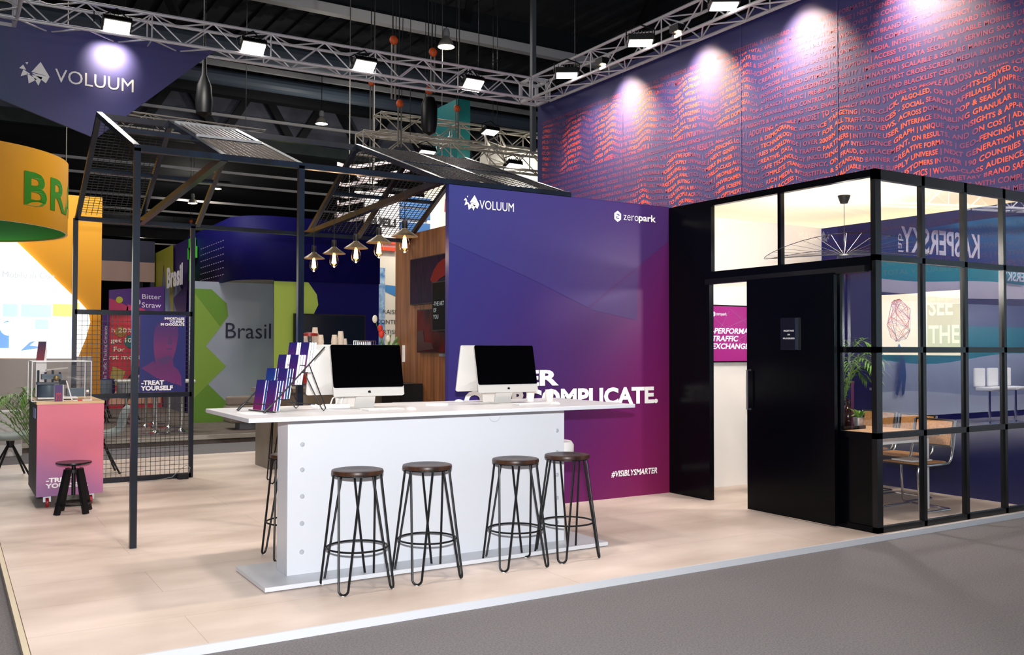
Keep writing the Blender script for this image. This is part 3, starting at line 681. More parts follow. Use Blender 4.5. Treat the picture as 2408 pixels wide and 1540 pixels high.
tag(MB().box(3.12, 6.26, ZT, 3.27, 6.34, ZT + .012).build('notepad', PAPER), 'small white notepad between the two keyboards', 'notepad')
for x, y, lb in [(4.12, 6.42, 'white paper cup right of the right computer, nearest it'), (4.27, 6.36, 'white paper cup at the right end of the counter')]:
    tag(MB().lathe([(.0, .003), (.027, .0), (.037, .09), (.039, .092), (.036, .092), (.026, .006), (0, .006)], (x, y, ZT), 24).build('paper_cup', mat('paper_cup', 'f3e9dd', .6), None, True), lb, 'cup', 'paper cups on the counter')

# brochure rack with four tiers
rk = thing('brochure_rack', 'black wire stepped rack holding brochures on the left end of the counter', 'rack', (1.98, 6.28, ZT))
tiers = [(1.83, ZT + .005), (1.90, ZT + .085), (1.975, ZT + .18), (2.05, ZT + .265)]
fwd = Vector((-math.cos(.25), -math.sin(.25), 0)); lat = Vector((math.sin(.25), -math.cos(.25), 0))   # facing left and a little towards the aisle
yc = 6.22
for sgn in (-1, 1):
    o_ = lat * sgn * .17
    MB().tube([Vector((1.76, yc, ZT + .005)) + o_, Vector((2.17, yc, ZT + .44)) + o_], .005, 6).build('side_wire', WIRE, rk)
    MB().tube([Vector((2.02, yc, ZT + .28)) + o_, Vector((2.15, yc, ZT + .02)) + o_, Vector((2.165, yc, ZT + .005)) + o_, Vector((2.18, yc, ZT + .02)) + o_, Vector((2.06, yc, ZT + .32)) + o_], .004, 6).build('rear_leg', WIRE, rk)
    MB().tube([Vector((1.75, yc, ZT + .003)) + o_, Vector((1.80, yc, ZT + .05)) + o_], .009, 8).build('front_foot', WIRE, rk)
for x, z_ in tiers:
    c = Vector((x, yc, z_)); MB().tube([c - lat * .17, c + lat * .17], .004, 6).tube([c - lat * .17 + Vector((-.02, 0, .05)), c + lat * .17 + Vector((-.02, 0, .05))], .003, 6).build('tier_wire', WIRE, rk)
MB().tube([Vector((2.1, yc, ZT + .05)) - lat * .17, Vector((2.1, yc, ZT + .05)) + lat * .17], .004, 6).build('cross_wire', WIRE, rk)
COV = [grad_mat('cover_magenta', [(0, '7a1c50'), (.6, '3a1f6c'), (1, '26236e')], (0, 0, 1), (0, 0, 0), .2, .4), grad_mat('cover_blue', [(0, '1f4f90'), (1, '1c2c7c')], (0, 0, 1), (0, 0, 0), .2, .4),
       grad_mat('cover_teal', [(0, '1a3565'), (1, '18205a')], (0, 0, 1), (0, 0, 0), .2, .4), grad_mat('cover_violet', [(0, '5c1c5e'), (1, '2a2070')], (0, 0, 1), (0, 0, 0), .2, .4)]
TN = ['lowest', 'second', 'third', 'top']; gi = 0
for ti, (x, z_) in enumerate(tiers):
    for side, sn in ((-.075, 'far'), (.075, 'near')):
        for k in range(3):
            Mx = Matrix((( -lat.x, -fwd.x, 0, 0), (-lat.y, -fwd.y, 0, 0), (0, 0, 1, 0), (0, 0, 0, 1)))   # local x across, y into the rack
            c = Vector((x, yc, z_ + .004)) + lat * side - fwd * (.012 + k * .02)
            lb = f'{["front","middle","rear"][k]} brochure on the {sn} side of the {TN[ti]} rack tier'
            b_ = thing('brochure', lb, 'brochure', tuple(c), 0, 'brochures in the counter rack')
            M = Matrix.Translation(c) @ Mx @ Matrix.Rotation(math.radians(-9), 4, 'X')
            th = .006 if ti < 2 else .017
            MB().box(-.05, 0, 0, .05, th, .205).xf(M).build('pages', PAPER, b_)
            cv = MB().box(-.05, -.0015 if ti >= 2 else -.009, 0, .05, 0, .2052).xf(M).build('cover', COV[(ti + (0 if side < 0 else 3) + k) % 4 if ti < 2 else (0, 3)[(side > 0) ^ (ti == 3)]], b_)
# ------------------------------------------------------------------ pendant lamps under the house frame
SHADE = mat('aged_metal_shade', '6f6553', .4, .6); BULBG = glass_mat('bulb_glass', 1.45, (1, .93, .85))
FIL = mat('filament_glow', 'ffd9a8', .5, emit='ffbf7d', es=22)
def make_pendant(x, y, z, lb):
    t_ = thing('pendant_lamp', lb, 'pendant lamp', (x, y, z), 0, 'row of bulb pendants over the coffee bar')
    MB().lathe([(.03, .07), (.034, .06), (.13, -.005), (.132, -.01), (.126, -.008), (.03, .055), (.03, .07)], (x, y, z), 32).build('shade', SHADE, t_, True)
    MB().lathe([(0, .15), (.022, .15), (.028, .14), (.028, .06), (.022, .02), (0, .02)], (x, y, z), 20).build('socket', BLACKM, t_, True)
    zt = 3.1 if True else 0
    MB().tube([(x, y, z + .14), (x, y, zt)], .004, 6).build('cord', BLACKM, t_)
    MB().lathe([(.018, .02), (.03, -.01), (.048, -.06), (.05, -.1), (.042, -.135), (.018, -.16), (.006, -.168), (0, -.168)], (x, y, z), 24).build('bulb', BULBG, t_, True)
    f_ = MB()
    for i in range(6):
        a = i * PI / 3; f_.tube([(x + .012 * math.cos(a), y + .012 * math.sin(a), z - .015), (x + .024 * math.cos(a), y + .024 * math.sin(a), z - .12)], .0042, 6)
    f_.sphere((x, y, z - .075), .012, 10, 8, (1, 1, 4)); f_.build('filament', FIL, t_)
    pointl('pendant_glow', (x, y, z - .19), 3.2, .03, (1, .72, .45))
for i, (y, lb) in enumerate([(8.24, 'nearest and largest bulb pendant, beside the wood wall'), (8.87, 'second bulb pendant from the wood wall end of the row'), (9.5, 'middle bulb pendant of the row of five'), (10.17, 'fourth bulb pendant from the wood wall end of the row'), (10.86, 'farthest and smallest bulb pendant, nearest the dark steel post')]):
    make_pendant(3.82, y, 2.66, lb)

# ------------------------------------------------------------------ screens on the wood wall
SCR1 = noise_mat('dusk_city_screen', '04021e', '22062e', (1, 6, 1.2), 3.2, 3, .35, .05, 0, .35, .65)
SCR2 = noise_mat('red_dusk_screen', '08020c', '4c0608', (1, 1.4, 1.2), 1.9, 3, .35, .05, 0, .35, .6)
def wall_tv(name, y0, y1, z0, z1, m, lb, xw=5.4, d=.05):
    t_ = thing(name, lb, 'screen', (xw, (y0 + y1) / 2, z0), 0)
    MB().box(xw - d, y0, z0, xw, y1, z1).build('bezel', BLACKM, t_)
    MB().box(xw - d - .003, y0 + .012, z0 + .012, xw - d, y1 - .012, z1 - .012).build('screen', m, t_); return t_
tv = wall_tv('wall_screen', 9.9, 11.36, 2.14, 2.76, SCR1, 'large upper screen on the wood wall showing a dark blue and violet picture')
flat([[(.62, .3), (.72, .42), (.85, .5), (1.0, .54), (1.2, .56), (1.2, .36), (.9, .3), (.72, .22)]], (5.346, 11.36, 2.15), NY, Z, .002).build('red_shape', mat('red_screen_shape', '6a0806', .4, spec=.1), tv)
tv = wall_tv('wall_screen', 9.9, 11.14, 1.5, 2.07, SCR2, 'lower screen on the wood wall showing a dark red picture')
flat([[(.03, .28), (.2, .3), (.24, .14), (.45, .13), (.5, .05), (.03, .02)]], (5.346, 11.14, 1.5), NY, Z, .002).build('picture_shape', mat('screen_grey_shape', '3a2426', .4, spec=.1), tv)
for k in range(2): MB().box(5.34, 10.4 - k * .16, 1.455, 5.39, 10.48 - k * .16, 1.49).build('bracket_clip', GREY, tv)
tv = wall_tv('wall_screen', 9.95, 10.56, 1.78, 2.4, mat('matt_black_screen', '030304', .45, spec=.06), 'small black screen with pale lettering overlapping the two larger ones', 5.33, .045)
letters('lettering_print', ['-THE ART', 'OF SEEING', 'YOU'][0:1] + ['OF', 'YOU'], mat('pale_screen_text', '9fb0ba', .5, spec=.1), tv, (5.282, 10.52, 1.93), NY, Z, .3, .22, 'b', gap=1.5)

# ------------------------------------------------------------------ coffee bar and what stands on it
BEIGE = noise_mat('beige_counter', '6f675c', '857c6e', (1, 1, 1), 2, 5, .5, .3)
br = thing('coffee_bar', 'beige grey coffee bar counter behind the house frame', 'counter', (4.4, 12.1, 0))
MB().box(3.55, 11.75, 0, 5.38, 12.35, .98).build('body', BEIGE, br)
MB().box(3.5, 11.7, .98, 5.39, 12.4, 1.03).build('worktop', noise_mat('stone_worktop', '7d7468', '958b7c', (1, 1, 1), 3, 5, .4), br)
MB().box(3.56, 11.76, 0, 5.37, 12.34, .03).build('plinth', GREY, br)
letters('lettering_print', 'VE', PAPER, br, (4.86, 11.75, .78), X, Z, .12, .09, 'b')
bb_ = thing('bench', 'grey upholstered block bench against the wood wall', 'bench', (5.1, 10.4, 0))
MB().box(4.9, 9.6, .08, 5.38, 11.0, .86).build('seat_block', mat('grey_fabric_block', '8c8a90', .85), bb_, bevel=.03); MB().box(4.93, 9.63, 0, 5.35, 10.97, .08).build('base', BLACKM, bb_)
tag(MB().box(5.05, 11.02, 0, 5.38, 11.6, 1.09).build('black_cabinet', BLACKM), 'low black cabinet between bench and coffee bar at the wood wall', 'cabinet')
dj = thing('juice_dispenser', 'clear drinks dispenser of red juice with orange slices on the coffee bar', 'dispenser', (4.15, 11.95, 1.03))
MB().lathe([(0, 0), (.1, 0), (.105, .02), (.105, .62), (.1, .64), (0, .64)], (4.15, 11.95, 1.08), 28).build('jar', ACRYL, dj, True)
MB().lathe([(0, 0), (.096, 0), (.098, .24), (0, .24)], (4.15, 11.95, 1.09), 28).build('juice', mat('red_juice', 'd0281c', .2), dj, True)
MB().lathe([(0, 0), (.096, 0), (.096, .06), (0, .06)], (4.15, 11.95, 1.33), 28).build('fruit_layer', noise_mat('orange_slices', 'f0a020', 'ffd860', (1, 1, 1), 30, 2, .4), dj, True)
MB().lathe([(0, 0), (.1, 0), (.1, .05), (0, .05)], (4.15, 11.95, 1.03), 24).build('base', CHROME, dj, True)
MB().lathe([(0, 0), (.112, 0), (.112, .035), (0, .05)], (4.15, 11.95, 1.72), 24).build('lid', mat('red_lid', '9c2a22', .4), dj, True)
tag(MB().lathe([(0, 0), (.035, 0), (.042, .3), (.038, .3), (.033, .01), (0, .01)], (3.97, 11.9, 1.03), 20).build('tall_tumbler', ACRYL, None, True), 'tall clear tumbler left of the juice dispenser', 'tumbler')
PC = mat('cream_paper_cup', 'efe3d3', .6)
def cup_stack(x, y, n_, lb):
    t_ = thing('cup_stack', lb, 'cup stack', (x, y, 1.03), 0, 'upturned paper cup stacks on the coffee bar')
    for k in range(n_): MB().lathe([(.044, 0), (.046, .004), (.033, .11), (0, .11)], (x, y, 1.03 + k * .05), 20).build('cup', PC, t_, True)
for x, y, n_, lb in [(4.28, 12.1, 15, 'tallest stack of upturned cream paper cups behind the juice dispenser'), (4.17, 12.2, 13, 'stack of upturned paper cups just left of the tallest stack'), (4.36, 12.1, 13, 'stack of upturned paper cups just right of the tallest stack'),
                     (4.52, 12.0, 13, 'stack of upturned paper cups in the middle of the bar, left of a pair'), (4.61, 12.0, 14, 'stack of upturned paper cups in the middle of the bar, taller of a pair'), (4.68, 12.05, 12, 'short stack of upturned paper cups next to the wire basket')]:
    cup_stack(x, y, n_, lb)
bk_ = thing('wire_basket', 'small chrome wire basket on the coffee bar', 'basket', (4.92, 11.9, 1.03))
MB().box(4.80, 11.8, 1.03, 5.04, 12.0, 1.5).build('stand', GREY, bk_, bevel=.01)
g = MB()
for i in range(9): x = 4.80 + .03 * i; g.tube([(x, 11.8, 1.5), (x, 11.8, 1.66), (x, 12.0, 1.66), (x, 12.0, 1.5)], .004, 5)
g.tube([(4.80, 11.8, 1.66), (5.04, 11.8, 1.66), (5.04, 12.0, 1.66), (4.80, 12.0, 1.66)], .006, 6, True).build('wire_rim', CHROME, bk_)
vs_ = thing('flower_vase', 'vase of red and white flowers with green leaves at the end of the bar', 'flowers', (5.24, 11.85, 1.03))
MB().lathe([(0, 0), (.05, 0), (.06, .2), (.045, .42), (.04, .42), (.05, .2), (0, .02)], (5.24, 11.85, 1.03), 20).build('vase', WPRINT, vs_, True)
for a, h_, ln in [(.3, .3, .22), (-.5, .2, .2), (2.6, .15, .2), (1.2, .32, .2), (3.6, .22, .16)]:
    P = [(5.24 + ln * math.cos(a) * q, 11.85 + ln * math.sin(a) * q * .4, 1.43 + h_ * math.sin(q * PI / 2)) for q in (0, .33, .66, 1)]
    A = [(p[0], p[1], p[2] + .035 * s_) for p, s_ in zip(P, (.2, 1, .8, .05))]; B = [(p[0] + .01, p[1] - .02, p[2] - .035 * s_) for p, s_ in zip(P, (.2, 1, .8, .05))]
    MB().strip(A, B).build('leaf', GREENLEAF, vs_, True, solid=.003)
for (dx, dz, rr, c, nm) in [(-.12, .8, .04, 'd83222', 'red_flower'), (-.1, .73, .045, 'e0402c', 'red_flower'), (-.2, .93, .04, 'f4f0dc', 'white_flower'), (.0, .66, .035, 'f4f0dc', 'white_flower')]:
    MB().tube([(5.24, 11.85, 1.4), (5.24 + dx, 11.83, 1.03 + dz)], .005, 5).build('stem', GREENLEAF, vs_)
    MB().sphere((5.24 + dx, 11.83, 1.03 + dz), rr, 12, 8, (.9, .9, 1.4)).build(nm, mat('petal_' + c, c, .6), vs_, True)
ph = tag(MB().box(5.385, 11.62, 1.37, 5.4, 11.68, 1.6).build('wall_socket', WPRINT), 'small white switch plate on the edge of the wood wall', 'switch plate')

# ------------------------------------------------------------------ pink cart, display case and stool
PINK = grad_mat('pink_violet_panel', [(0, '8f6a9c'), (.25, 'a86a96'), (.55, 'e0768c'), (1, 'e27a8e')], (.45, 0, 1), (-.3, 0, .117), 1.05, .4, .3)
ca = thing('display_cart', 'pink to violet display cart with light wood top on red castors', 'cart', (1.045, 10.45, 0))
MB().box(.757, 9.985, .117, 1.342, 10.95, 1.005).build('body', mat('dark_cart_body', '26201f', .5), ca)
MB().box(.757, 9.97, .117, 1.342, 9.985, 1.005).build('front_panel', PINK, ca)
MB().box(1.342, 9.985, .117, 1.352, 10.95, 1.005).build('side_panel', PINK, ca)
MB().box(.75, 9.965, 1.005, 1.355, 10.96, 1.03).build('top', OAK, ca)
MB().box(.753, 10.15, .86, .757, 10.4, .96).build('side_sticker', mat('blue_sticker', '9fb0e6', .5), ca)
letters('lettering_print', ['-TREAT', 'YOURSELF.'], WPRINT, ca, (.835, 9.97, .195), X, Z, .38, .1, 'x', gap=1.25)
REDW = mat('red_castor', 'a01622', .4)
for x, y in [(.86, 10.07), (1.245, 10.05), (.86, 10.86), (1.245, 10.86)]:
    c_ = MB().box(x - .03, y - .03, .095, x + .03, y + .03, .117).bar((x - .02, y, .05), (x - .02, y, .1), .006, .03).bar((x + .02, y, .05), (x + .02, y, .1), .006, .03).build('castor', ALU, ca)
    MB().lathe([(0, -.014), (.044, -.014), (.05, -.008), (.05, .008), (.044, .014), (0, .014)], n=24).xf(Matrix.Translation((x, y - .01, .05)) @ Matrix.Rotation(PI / 2, 4, 'Y')).build('wheel', REDW, c_, True)
ac = thing('display_case', 'clear acrylic display case on the pink cart', 'display case', (.97, 10.35, 1.03))
x0, x1, y0, y1, z0, z1 = .72, 1.25, 10.13, 10.62, 1.03, 1.42
for nm, a in [('front_pane', [(x0, y0, z0), (x1, y0, z0), (x1, y0, z1), (x0, y0, z1)]), ('rear_pane', [(x0, y1, z0), (x1, y1, z0), (x1, y1, z1), (x0, y1, z1)]), ('side_pane', [(x0, y0, z0), (x0, y1, z0), (x0, y1, z1), (x0, y0, z1)]), ('side_pane', [(x1, y0, z0), (x1, y1, z0), (x1, y1, z1), (x1, y0, z1)]), ('top_pane', [(x0, y0, z1), (x1, y0, z1), (x1, y1, z1), (x0, y1, z1)])]:
    MB().add(a, [(0, 1, 2, 3)]).build(nm, ACRYL, ac)
ed = MB()
for a, b_ in [((x0, y0, z0), (x0, y0, z1)), ((x1, y0, z0), (x1, y0, z1)), ((x0, y0, z1), (x1, y0, z1)), ((x0, y0, z0), (x1, y0, z0)), ((x0, y1, z0), (x0, y1, z1)), ((x1, y1, z0), (x1, y1, z1)), ((x0, y1, z1), (x1, y1, z1)), ((x0, y0, z1), (x0, y1, z1)), ((x1, y0, z1), (x1, y1, z1))]: ed.bar(a, b_, .007)
ed.build('edges', mat('acrylic_edge', 'eef2f4', .3), ac)
BG = mat('blue_grey_machine', '4f6070', .45)
mc = thing('desktop_machine', 'blue grey machine with dark rods and levers inside the acrylic case', 'machine', (.92, 10.37, 1.05))
MB().box(.78, 10.22, 1.045, 1.14, 10.55, 1.06).build('base_plate', WPRINT, mc)
MB().lathe([(0, 0), (.105, 0), (.11, .01), (.105, .12), (0, .125)], (.89, 10.36, 1.06), 28).build('drum', BG, mc, True)
MB().box(.78, 10.28, 1.185, 1.04, 10.46, 1.21).build('carriage', mat('dark_machine', '2a343e', .4), mc)
for k in range(4): MB().tube([(.79 + k * .065, 10.34, 1.06), (.79 + k * .065, 10.34, 1.33 - .02 * (k % 2))], .011, 8).build('rod', mat('dark_machine', '2a343e', .4), mc)
MB().box(.82, 10.3, 1.24, 1.0, 10.44, 1.29).build('print_head', BG, mc); MB().bar((.86, 10.36, 1.33), (1.06, 10.4, 1.35), .03, .012).build('lever', SILVER, mc)
MB().sphere((.95, 10.3, 1.25), .03, 14, 8).build('knob', mat('brass_knob', 'a08b5a', .35, .7), mc, True)
MB().box(1.06, 10.4, 1.06, 1.22, 10.55, 1.14).build('motor_box', BG, mc)
bs = thing('brochure_block', 'violet brochure block with white page edges standing on the pink cart', 'brochure', (1.0, 10.04, 1.03))
MB().box(.915, 10.02, 1.03, .99, 10.10, 1.19).build('pages', PAPER, bs); MB().box(.913, 10.018, 1.03, .982, 10.02, 1.192).build('cover', COV[3], bs)
letters('cover_mark', 'm', mat('red_print', 'c22c3c', .5), bs, (.925, 10.018, 1.04), X, Z, .045, .075, 'r')
tb = thing('tablet_stand', 'bent white tablet stand beside the brochure block on the cart', 'stand', (1.08, 10.06, 1.03))
MB().tube([(1.02, 10.09, 1.23), (1.07, 10.07, 1.04), (1.085, 10.05, 1.034), (1.25, 10.05, 1.034)], .006, 8).build('wire', PAPER, tb, True)
MB().box(.96, 10.1, 1.19, 1.03, 10.11, 1.235).build('tablet', BLACKM, tb)
bt_ = thing('small_bottle', 'tiny clear bottle with white cap at the right of the case', 'bottle', (1.2, 10.07, 1.03))
MB().lathe([(0, 0), (.02, 0), (.02, .07), (.01, .08), (.01, .085), (0, .085)], (1.21, 10.07, 1.03), 16).build('glass', ACRYL, bt_, True); MB().lathe([(0, 0), (.013, 0), (.013, .02), (0, .02)], (1.21, 10.07, 1.115), 14).build('cap', WPRINT, bt_, True)
tag(MB().box(1.12, 10.02, 1.03, 1.16, 10.06, 1.042).build('eraser', mat('red_tag', 'd03a30', .5), None, bevel=.003), 'small red piece lying before the display case', 'trinket')
ts = thing('card_sign', 'dark red and violet card sign leaning on a white foot behind the case', 'sign', (.84, 10.75, 1.03))
MB().prism([(.8, 10.78, 1.42), (.875, 10.78, 1.42), (.9, 10.81, 1.62), (.825, 10.81, 1.62)], (0, .012, 0)).build('card', grad_mat('card_print', [(0, '7a1420'), (1, '22123e')], (0, 0, 1), (0, 0, .39), .2, .4), ts)
MB().prism([(.87, 10.8, 1.42), (.9, 10.8, 1.42), (.91, 10.82, 1.52), (.895, 10.82, 1.6)], (0, .05, 0)).box(.8, 10.77, 1.03, .9, 10.86, 1.42).build('foot', PAPER, ts)
sb = thing('screw_stool', 'low black adjustable stool in front of the pink cart', 'stool', (1.045, 9.62, 0))
c0 = (1.045, 9.62)
MB().lathe([(0, .452), (.14, .455), (.157, .468), (.155, .478), (0, .474)], (*c0, 0), 36).build('seat', mat('black_seat', '15131c', .3), sb, True)
MB().lathe([(0, .16), (.018, .165), (.018, .46), (0, .46)], (*c0, 0), 14).build('screw_spindle', BLACKM, sb, True)
MB().lathe([(0, .38), (.075, .38), (.075, .41), (0, .41)], (*c0, 0), 20).build('leg_hub', BLACKM, sb)
for k in range(4):
    a = k * PI / 2 + .55; d = Vector((math.cos(a), math.sin(a), 0)); c = Vector((*c0, 0))
    MB().bar(c + d * .07 + Vector((0, 0, .41)), c + d * .175, .045, .04).build('leg', BLACKM, sb)
MB().tube([(c0[0] + .15 * math.cos(q * PI / 12), c0[1] + .15 * math.sin(q * PI / 12), .09) for q in range(24)], .01, 6, True).build('foot_ring', BLACKM, sb)

# shell chairs, palm, adapter
SHELL = mat('grey_shell_fabric', '8f9897', .8)
def shell_chair(x, y, rz, lb):
    t_ = thing('shell_chair', lb, 'chair', (x, y, 0), rz, 'grey shell chairs behind the cart'); M = MW[t_.name]
    prof = [(.24, .50), (.2, .475), (.1, .455), (-.02, .45), (-.12, .455), (-.18, .48), (-.215, .54), (-.235, .62), (-.255, .7), (-.29, .77), (-.34, .82)]; wd = [.19, .21, .225, .23, .23, .225, .22, .215, .21, .2, .17]
    rows = [[(px_, w_ * q, pz + .05 * abs(q) ** 2.5 * (1 if i < 6 else .2)) for q in (-1, -.75, -.5, -.25, 0, .25, .5, .75, 1)] for i, ((px_, pz), w_) in enumerate(zip(prof, wd))]
    b_ = MB(); b_.v = [p for r_ in rows for p in r_]; n_ = 9
    b_.f = [(i * n_ + j, i * n_ + j + 1, (i + 1) * n_ + j + 1, (i + 1) * n_ + j) for i in range(len(rows) - 1) for j in range(n_ - 1)]
    b_.xf(M).build('shell', SHELL, t_, True, solid=.035)
    MB().lathe([(0, .35), (.035, .35), (.05, .445), (0, .445)], n=16).xf(M).build('hub', BLACKM, t_)
    for k in range(4):
        a = PI / 4 + k * PI / 2; MB().tube([(.02 * math.cos(a), .02 * math.sin(a), .4), (.27 * math.cos(a), .27 * math.sin(a), .0)], .012, 8).xf(M).build('leg', BLACKM, t_, True)
shell_chair(1.66, 12.45, PI, 'grey shell chair between the pink cart and the mesh panel'); shell_chair(.68, 12.7, .1, 'grey shell chair left of the pink cart beside the palm')
def palm(name, c, h, nl, L, lb, seed, potr=.14, poth=.25, pm=None, lean=(0, 0)):
    rn = random.Random(seed); t_ = thing(name, lb, 'plant', c); x, y, z = c
    MB().lathe([(0, 0), (potr * .8, 0), (potr, poth), (potr * .92, poth), (potr * .8, .04), (0, .04)], c, 24).build('pot', pm or WPRINT, t_, True)
    MB().lathe([(0, 0), (potr * .9, 0), (0, .01)], (x, y, z + poth - .03), 16).build('soil', mat('soil', '2b2018', .9), t_)
    for k in range(nl):
        a = k * 2.399 + rn.uniform(-.3, .3); el = rn.uniform(.55, 1.25); ln = L * rn.uniform(.8, 1.15); st_ = [];
        for q in range(11):
            s_ = q / 10; r_ = ln * s_ * math.cos(el) * (1 + .3 * s_); hz = h * (.25 + .75 * math.sin(el)) * math.sin(min(1, s_ * 1.25) * PI / 2) - ln * .55 * s_ ** 3 * math.cos(el)
            st_.append(Vector((x + r_ * math.cos(a) + lean[0] * s_, y + r_ * math.sin(a) + lean[1] * s_, z + poth * .9 + hz)))
        b_ = MB().tube(st_, [.006 - .0004 * q for q in range(11)], 5)
        for q in range(3, 11):
            for sd in (-1, 1):
                for sub in (0, .5):
                    if q == 10 and sub: continue
                    p = st_[q].lerp(st_[min(q + 1, 10)], sub); d = (st_[min(q + 1, 10)] - st_[q - 1]).normalized(); s2 = d.cross(Vector(Z)).normalized() * sd
                    dd = (s2 * .9 + d * .75 + Vector((0, 0, -.15))).normalized(); l_ = ln * .3 * math.sin((q - 1.5) / 10 * PI * .8) + .03; nr = dd.cross(Vector(Z)).normalized() * .011
                    m_ = p + dd * l_ * .5 + Vector((0, 0, .01)); e_ = p + dd * l_ + Vector((0, 0, -.22 * l_)); kk = len(b_.v)
                    b_.add([p, m_ + nr, e_, m_ - nr], [(0, 1, 2, 3)])
        b_.build('frond', GREENLEAF, t_)
palm('potted_palm', (.95, 11.45, 0), .95, 14, .6, 'green palm behind the pink cart at the left edge', 3, lean=(-.42, 0))
ad_ = thing('power_adapter', 'black power adapter with pale cable at the foot of the mesh panel', 'adapter', (2.42, 11.44, 0))
MB().box(2.36, 11.38, 0, 2.48, 11.46, .07).build('body', BLACKM, ad_, bevel=.006)
MB().tube([(2.48, 11.42, .04), (2.5, 11.4, .13), (2.46, 11.42, .16), (2.4, 11.43, .12), (2.3, 11.42, .03), (2.1, 11.4, .006), (1.8, 11.38, .006)], .004, 6).build('cable', mat('grey_cable', '8b8b8b', .5), ad_)

# ------------------------------------------------------------------ inside the meeting room
TVR = grad_mat('violet_screen_print', [(0, '86206c'), (.5, '56247c'), (1, '3a2a82')], (0, 0, 1), (7.2, 7.6, 1.42), .62, .25)
rt = thing('wall_screen', 'screen with violet picture and white lettering on the white meeting room wall', 'screen', (7.75, 7.6, 1.4))
MB().box(7.2, 7.58, 1.405, 8.33, 7.66, 2.05).build('bezel', BLACKM, rt)
es_ = MB().box(7.215, 7.575, 1.42, 8.315, 7.58, 2.035).build('screen', TVR, rt)
b = TVR.node_tree.nodes['Principled BSDF']; TVR.node_tree.links.new(b.inputs['Base Color'].links[0].from_socket, b.inputs['Emission Color']); b.inputs['Emission Strength'].default_value = .5
SWH = mat('screen_white', 'eef2f8', .4, emit='eef2f8', es=.35)
letters('lettering_print', ['-PERFORMANCE', 'TRAFFIC', 'EXCHANGE'], SWH, rt, (7.255, 7.575, 1.555), X, Z, .78, .235, 'b', .2, gap=1.35)
hex_logo(rt, (7.285, 7.575, 1.945), X, Z, .028, SWH, TVR); letters('logo_lettering', 'zeropark', SWH, rt, (7.32, 7.575, 1.92), X, Z, .16, .045, 'r')
ln_ = MB(); rn = random.Random(5)
for k in range(9):
    a = (rn.uniform(0, 1.1), rn.uniform(0, .6)); c = (rn.uniform(0, 1.1), rn.uniform(0, .6)); ln_.bar((7.215 + a[0], 7.574, 1.43 + a[1]), (7.215 + c[0], 7.574, 1.43 + c[1]), .003, .003)
ln_.build('line_print', mat('screen_line', 'a060a0', .4), rt)
PALEW = noise_mat('pale_oak', 'c79c74', 'dbb48c', (14, 1.2, 14), 2, 5, .4)
mt_ = thing('meeting_table', 'oak meeting table with rounded corners in the glass room', 'table', (7.85, 6.2, 0))
rr_ = [(x, y) for cx, cy, a0 in ((8.22, 6.9, 0), (7.46, 6.9, 90), (7.46, 5.56, 180), (8.22, 5.56, 270)) for x, y in [(cx + .08 * math.cos(math.radians(a0 + q * 22.5)), cy + .08 * math.sin(math.radians(a0 + q * 22.5))) for q in range(5)]]
MB().prism([(x, y, .715) for x, y in rr_], (0, 0, .035)).build('table_top', PALEW, mt_)
for x, y in ((7.45, 5.6), (8.2, 5.6), (7.45, 6.9), (8.2, 6.9)): MB().box(x - .02, y - .02, 0, x + .02, y + .02, .715).build('leg', WPRINT, mt_)
MB().box(7.47, 5.62, .65, 8.18, 5.64, .715).build('apron', WPRINT, mt_)
CANE = noise_mat('cane_weave', '9c6a3c', 'b88850', (1, 1, 1), 60, 2, .5)
def cantilever(x, y, rz, lb):
    t_ = thing('cantilever_chair', lb, 'chair', (x, y, 0), rz, 'cane cantilever chairs in the meeting room'); M = MW[t_.name]; B = mat('black_bent_frame', '14110f', .3)
    for s_ in (-1, 1):
        w = .22 * s_
        MB().tube([(-.33, w, .86), (-.29, w, .62), (-.25, w, .49), (-.2, w, .45), (.2, w, .455), (.255, w, .44), (.265, w, .39), (.245, w, .05), (.215, w, .013), (-.22, w, .013)], .0125, 10).xf(M).build('frame_side', CHROME, t_, True)
    MB().tube([(-.22, -.22, .013), (-.24, -.2, .013), (-.24, .2, .013), (-.22, .22, .013)], .0125, 8).xf(M).build('frame_base', CHROME, t_, True)
    MB().box(-.2, -.2, .46, .22, .2, .475).xf(M).build('seat', CANE, t_, bevel=.006)
    MB().box(-.215, -.22, .452, .235, .22, .462).xf(M).build('seat_rim', B, t_)
    MB().prism([(-.29, -.19, .62), (-.335, -.19, .85), (-.335, .19, .85), (-.29, .19, .62)], (.014, 0, .003)).xf(M).build('backrest', CANE, t_)
    MB().tube([(-.287, -.2, .61), (-.33, -.2, .86), (-.33, .2, .86), (-.287, .2, .61)], .014, 8, True).xf(M).build('backrest_rim', B, t_)
cantilever(8.05, 5.62, PI, 'cane and chrome cantilever chair at the near end of the oak table')
cantilever(8.5, 6.12, PI, 'cane chair on the far side of the oak table, its back rising above the top')
cantilever(8.62, 6.68, PI, 'cane chair at the far end of the oak table by the white wall')
tag(MB().prism([(7.87, 5.52, .478), (8.15, 5.5, .478), (8.17, 5.74, .478), (7.89, 5.76, .478)], (0, 0, .012)).build('magazine', PAPER), 'white magazine lying on the seat of the near cane chair', 'magazine')
tr_ = tag(MB().box(7.55, 6.1, .75, 7.95, 6.4, .762).box(7.55, 6.1, .75, 7.56, 6.4, .785).box(7.94, 6.1, .75, 7.95, 6.4, .785).box(7.55, 6.1, .75, 7.95, 6.11, .785).box(7.55, 6.39, .75, 7.95, 6.4, .785).build('tray', BLACKM), 'black tray on the oak table', 'tray')
hp = thing('herb_pot', 'small metal pot of green herb on the black tray', 'plant', (7.92, 6.165, .762))
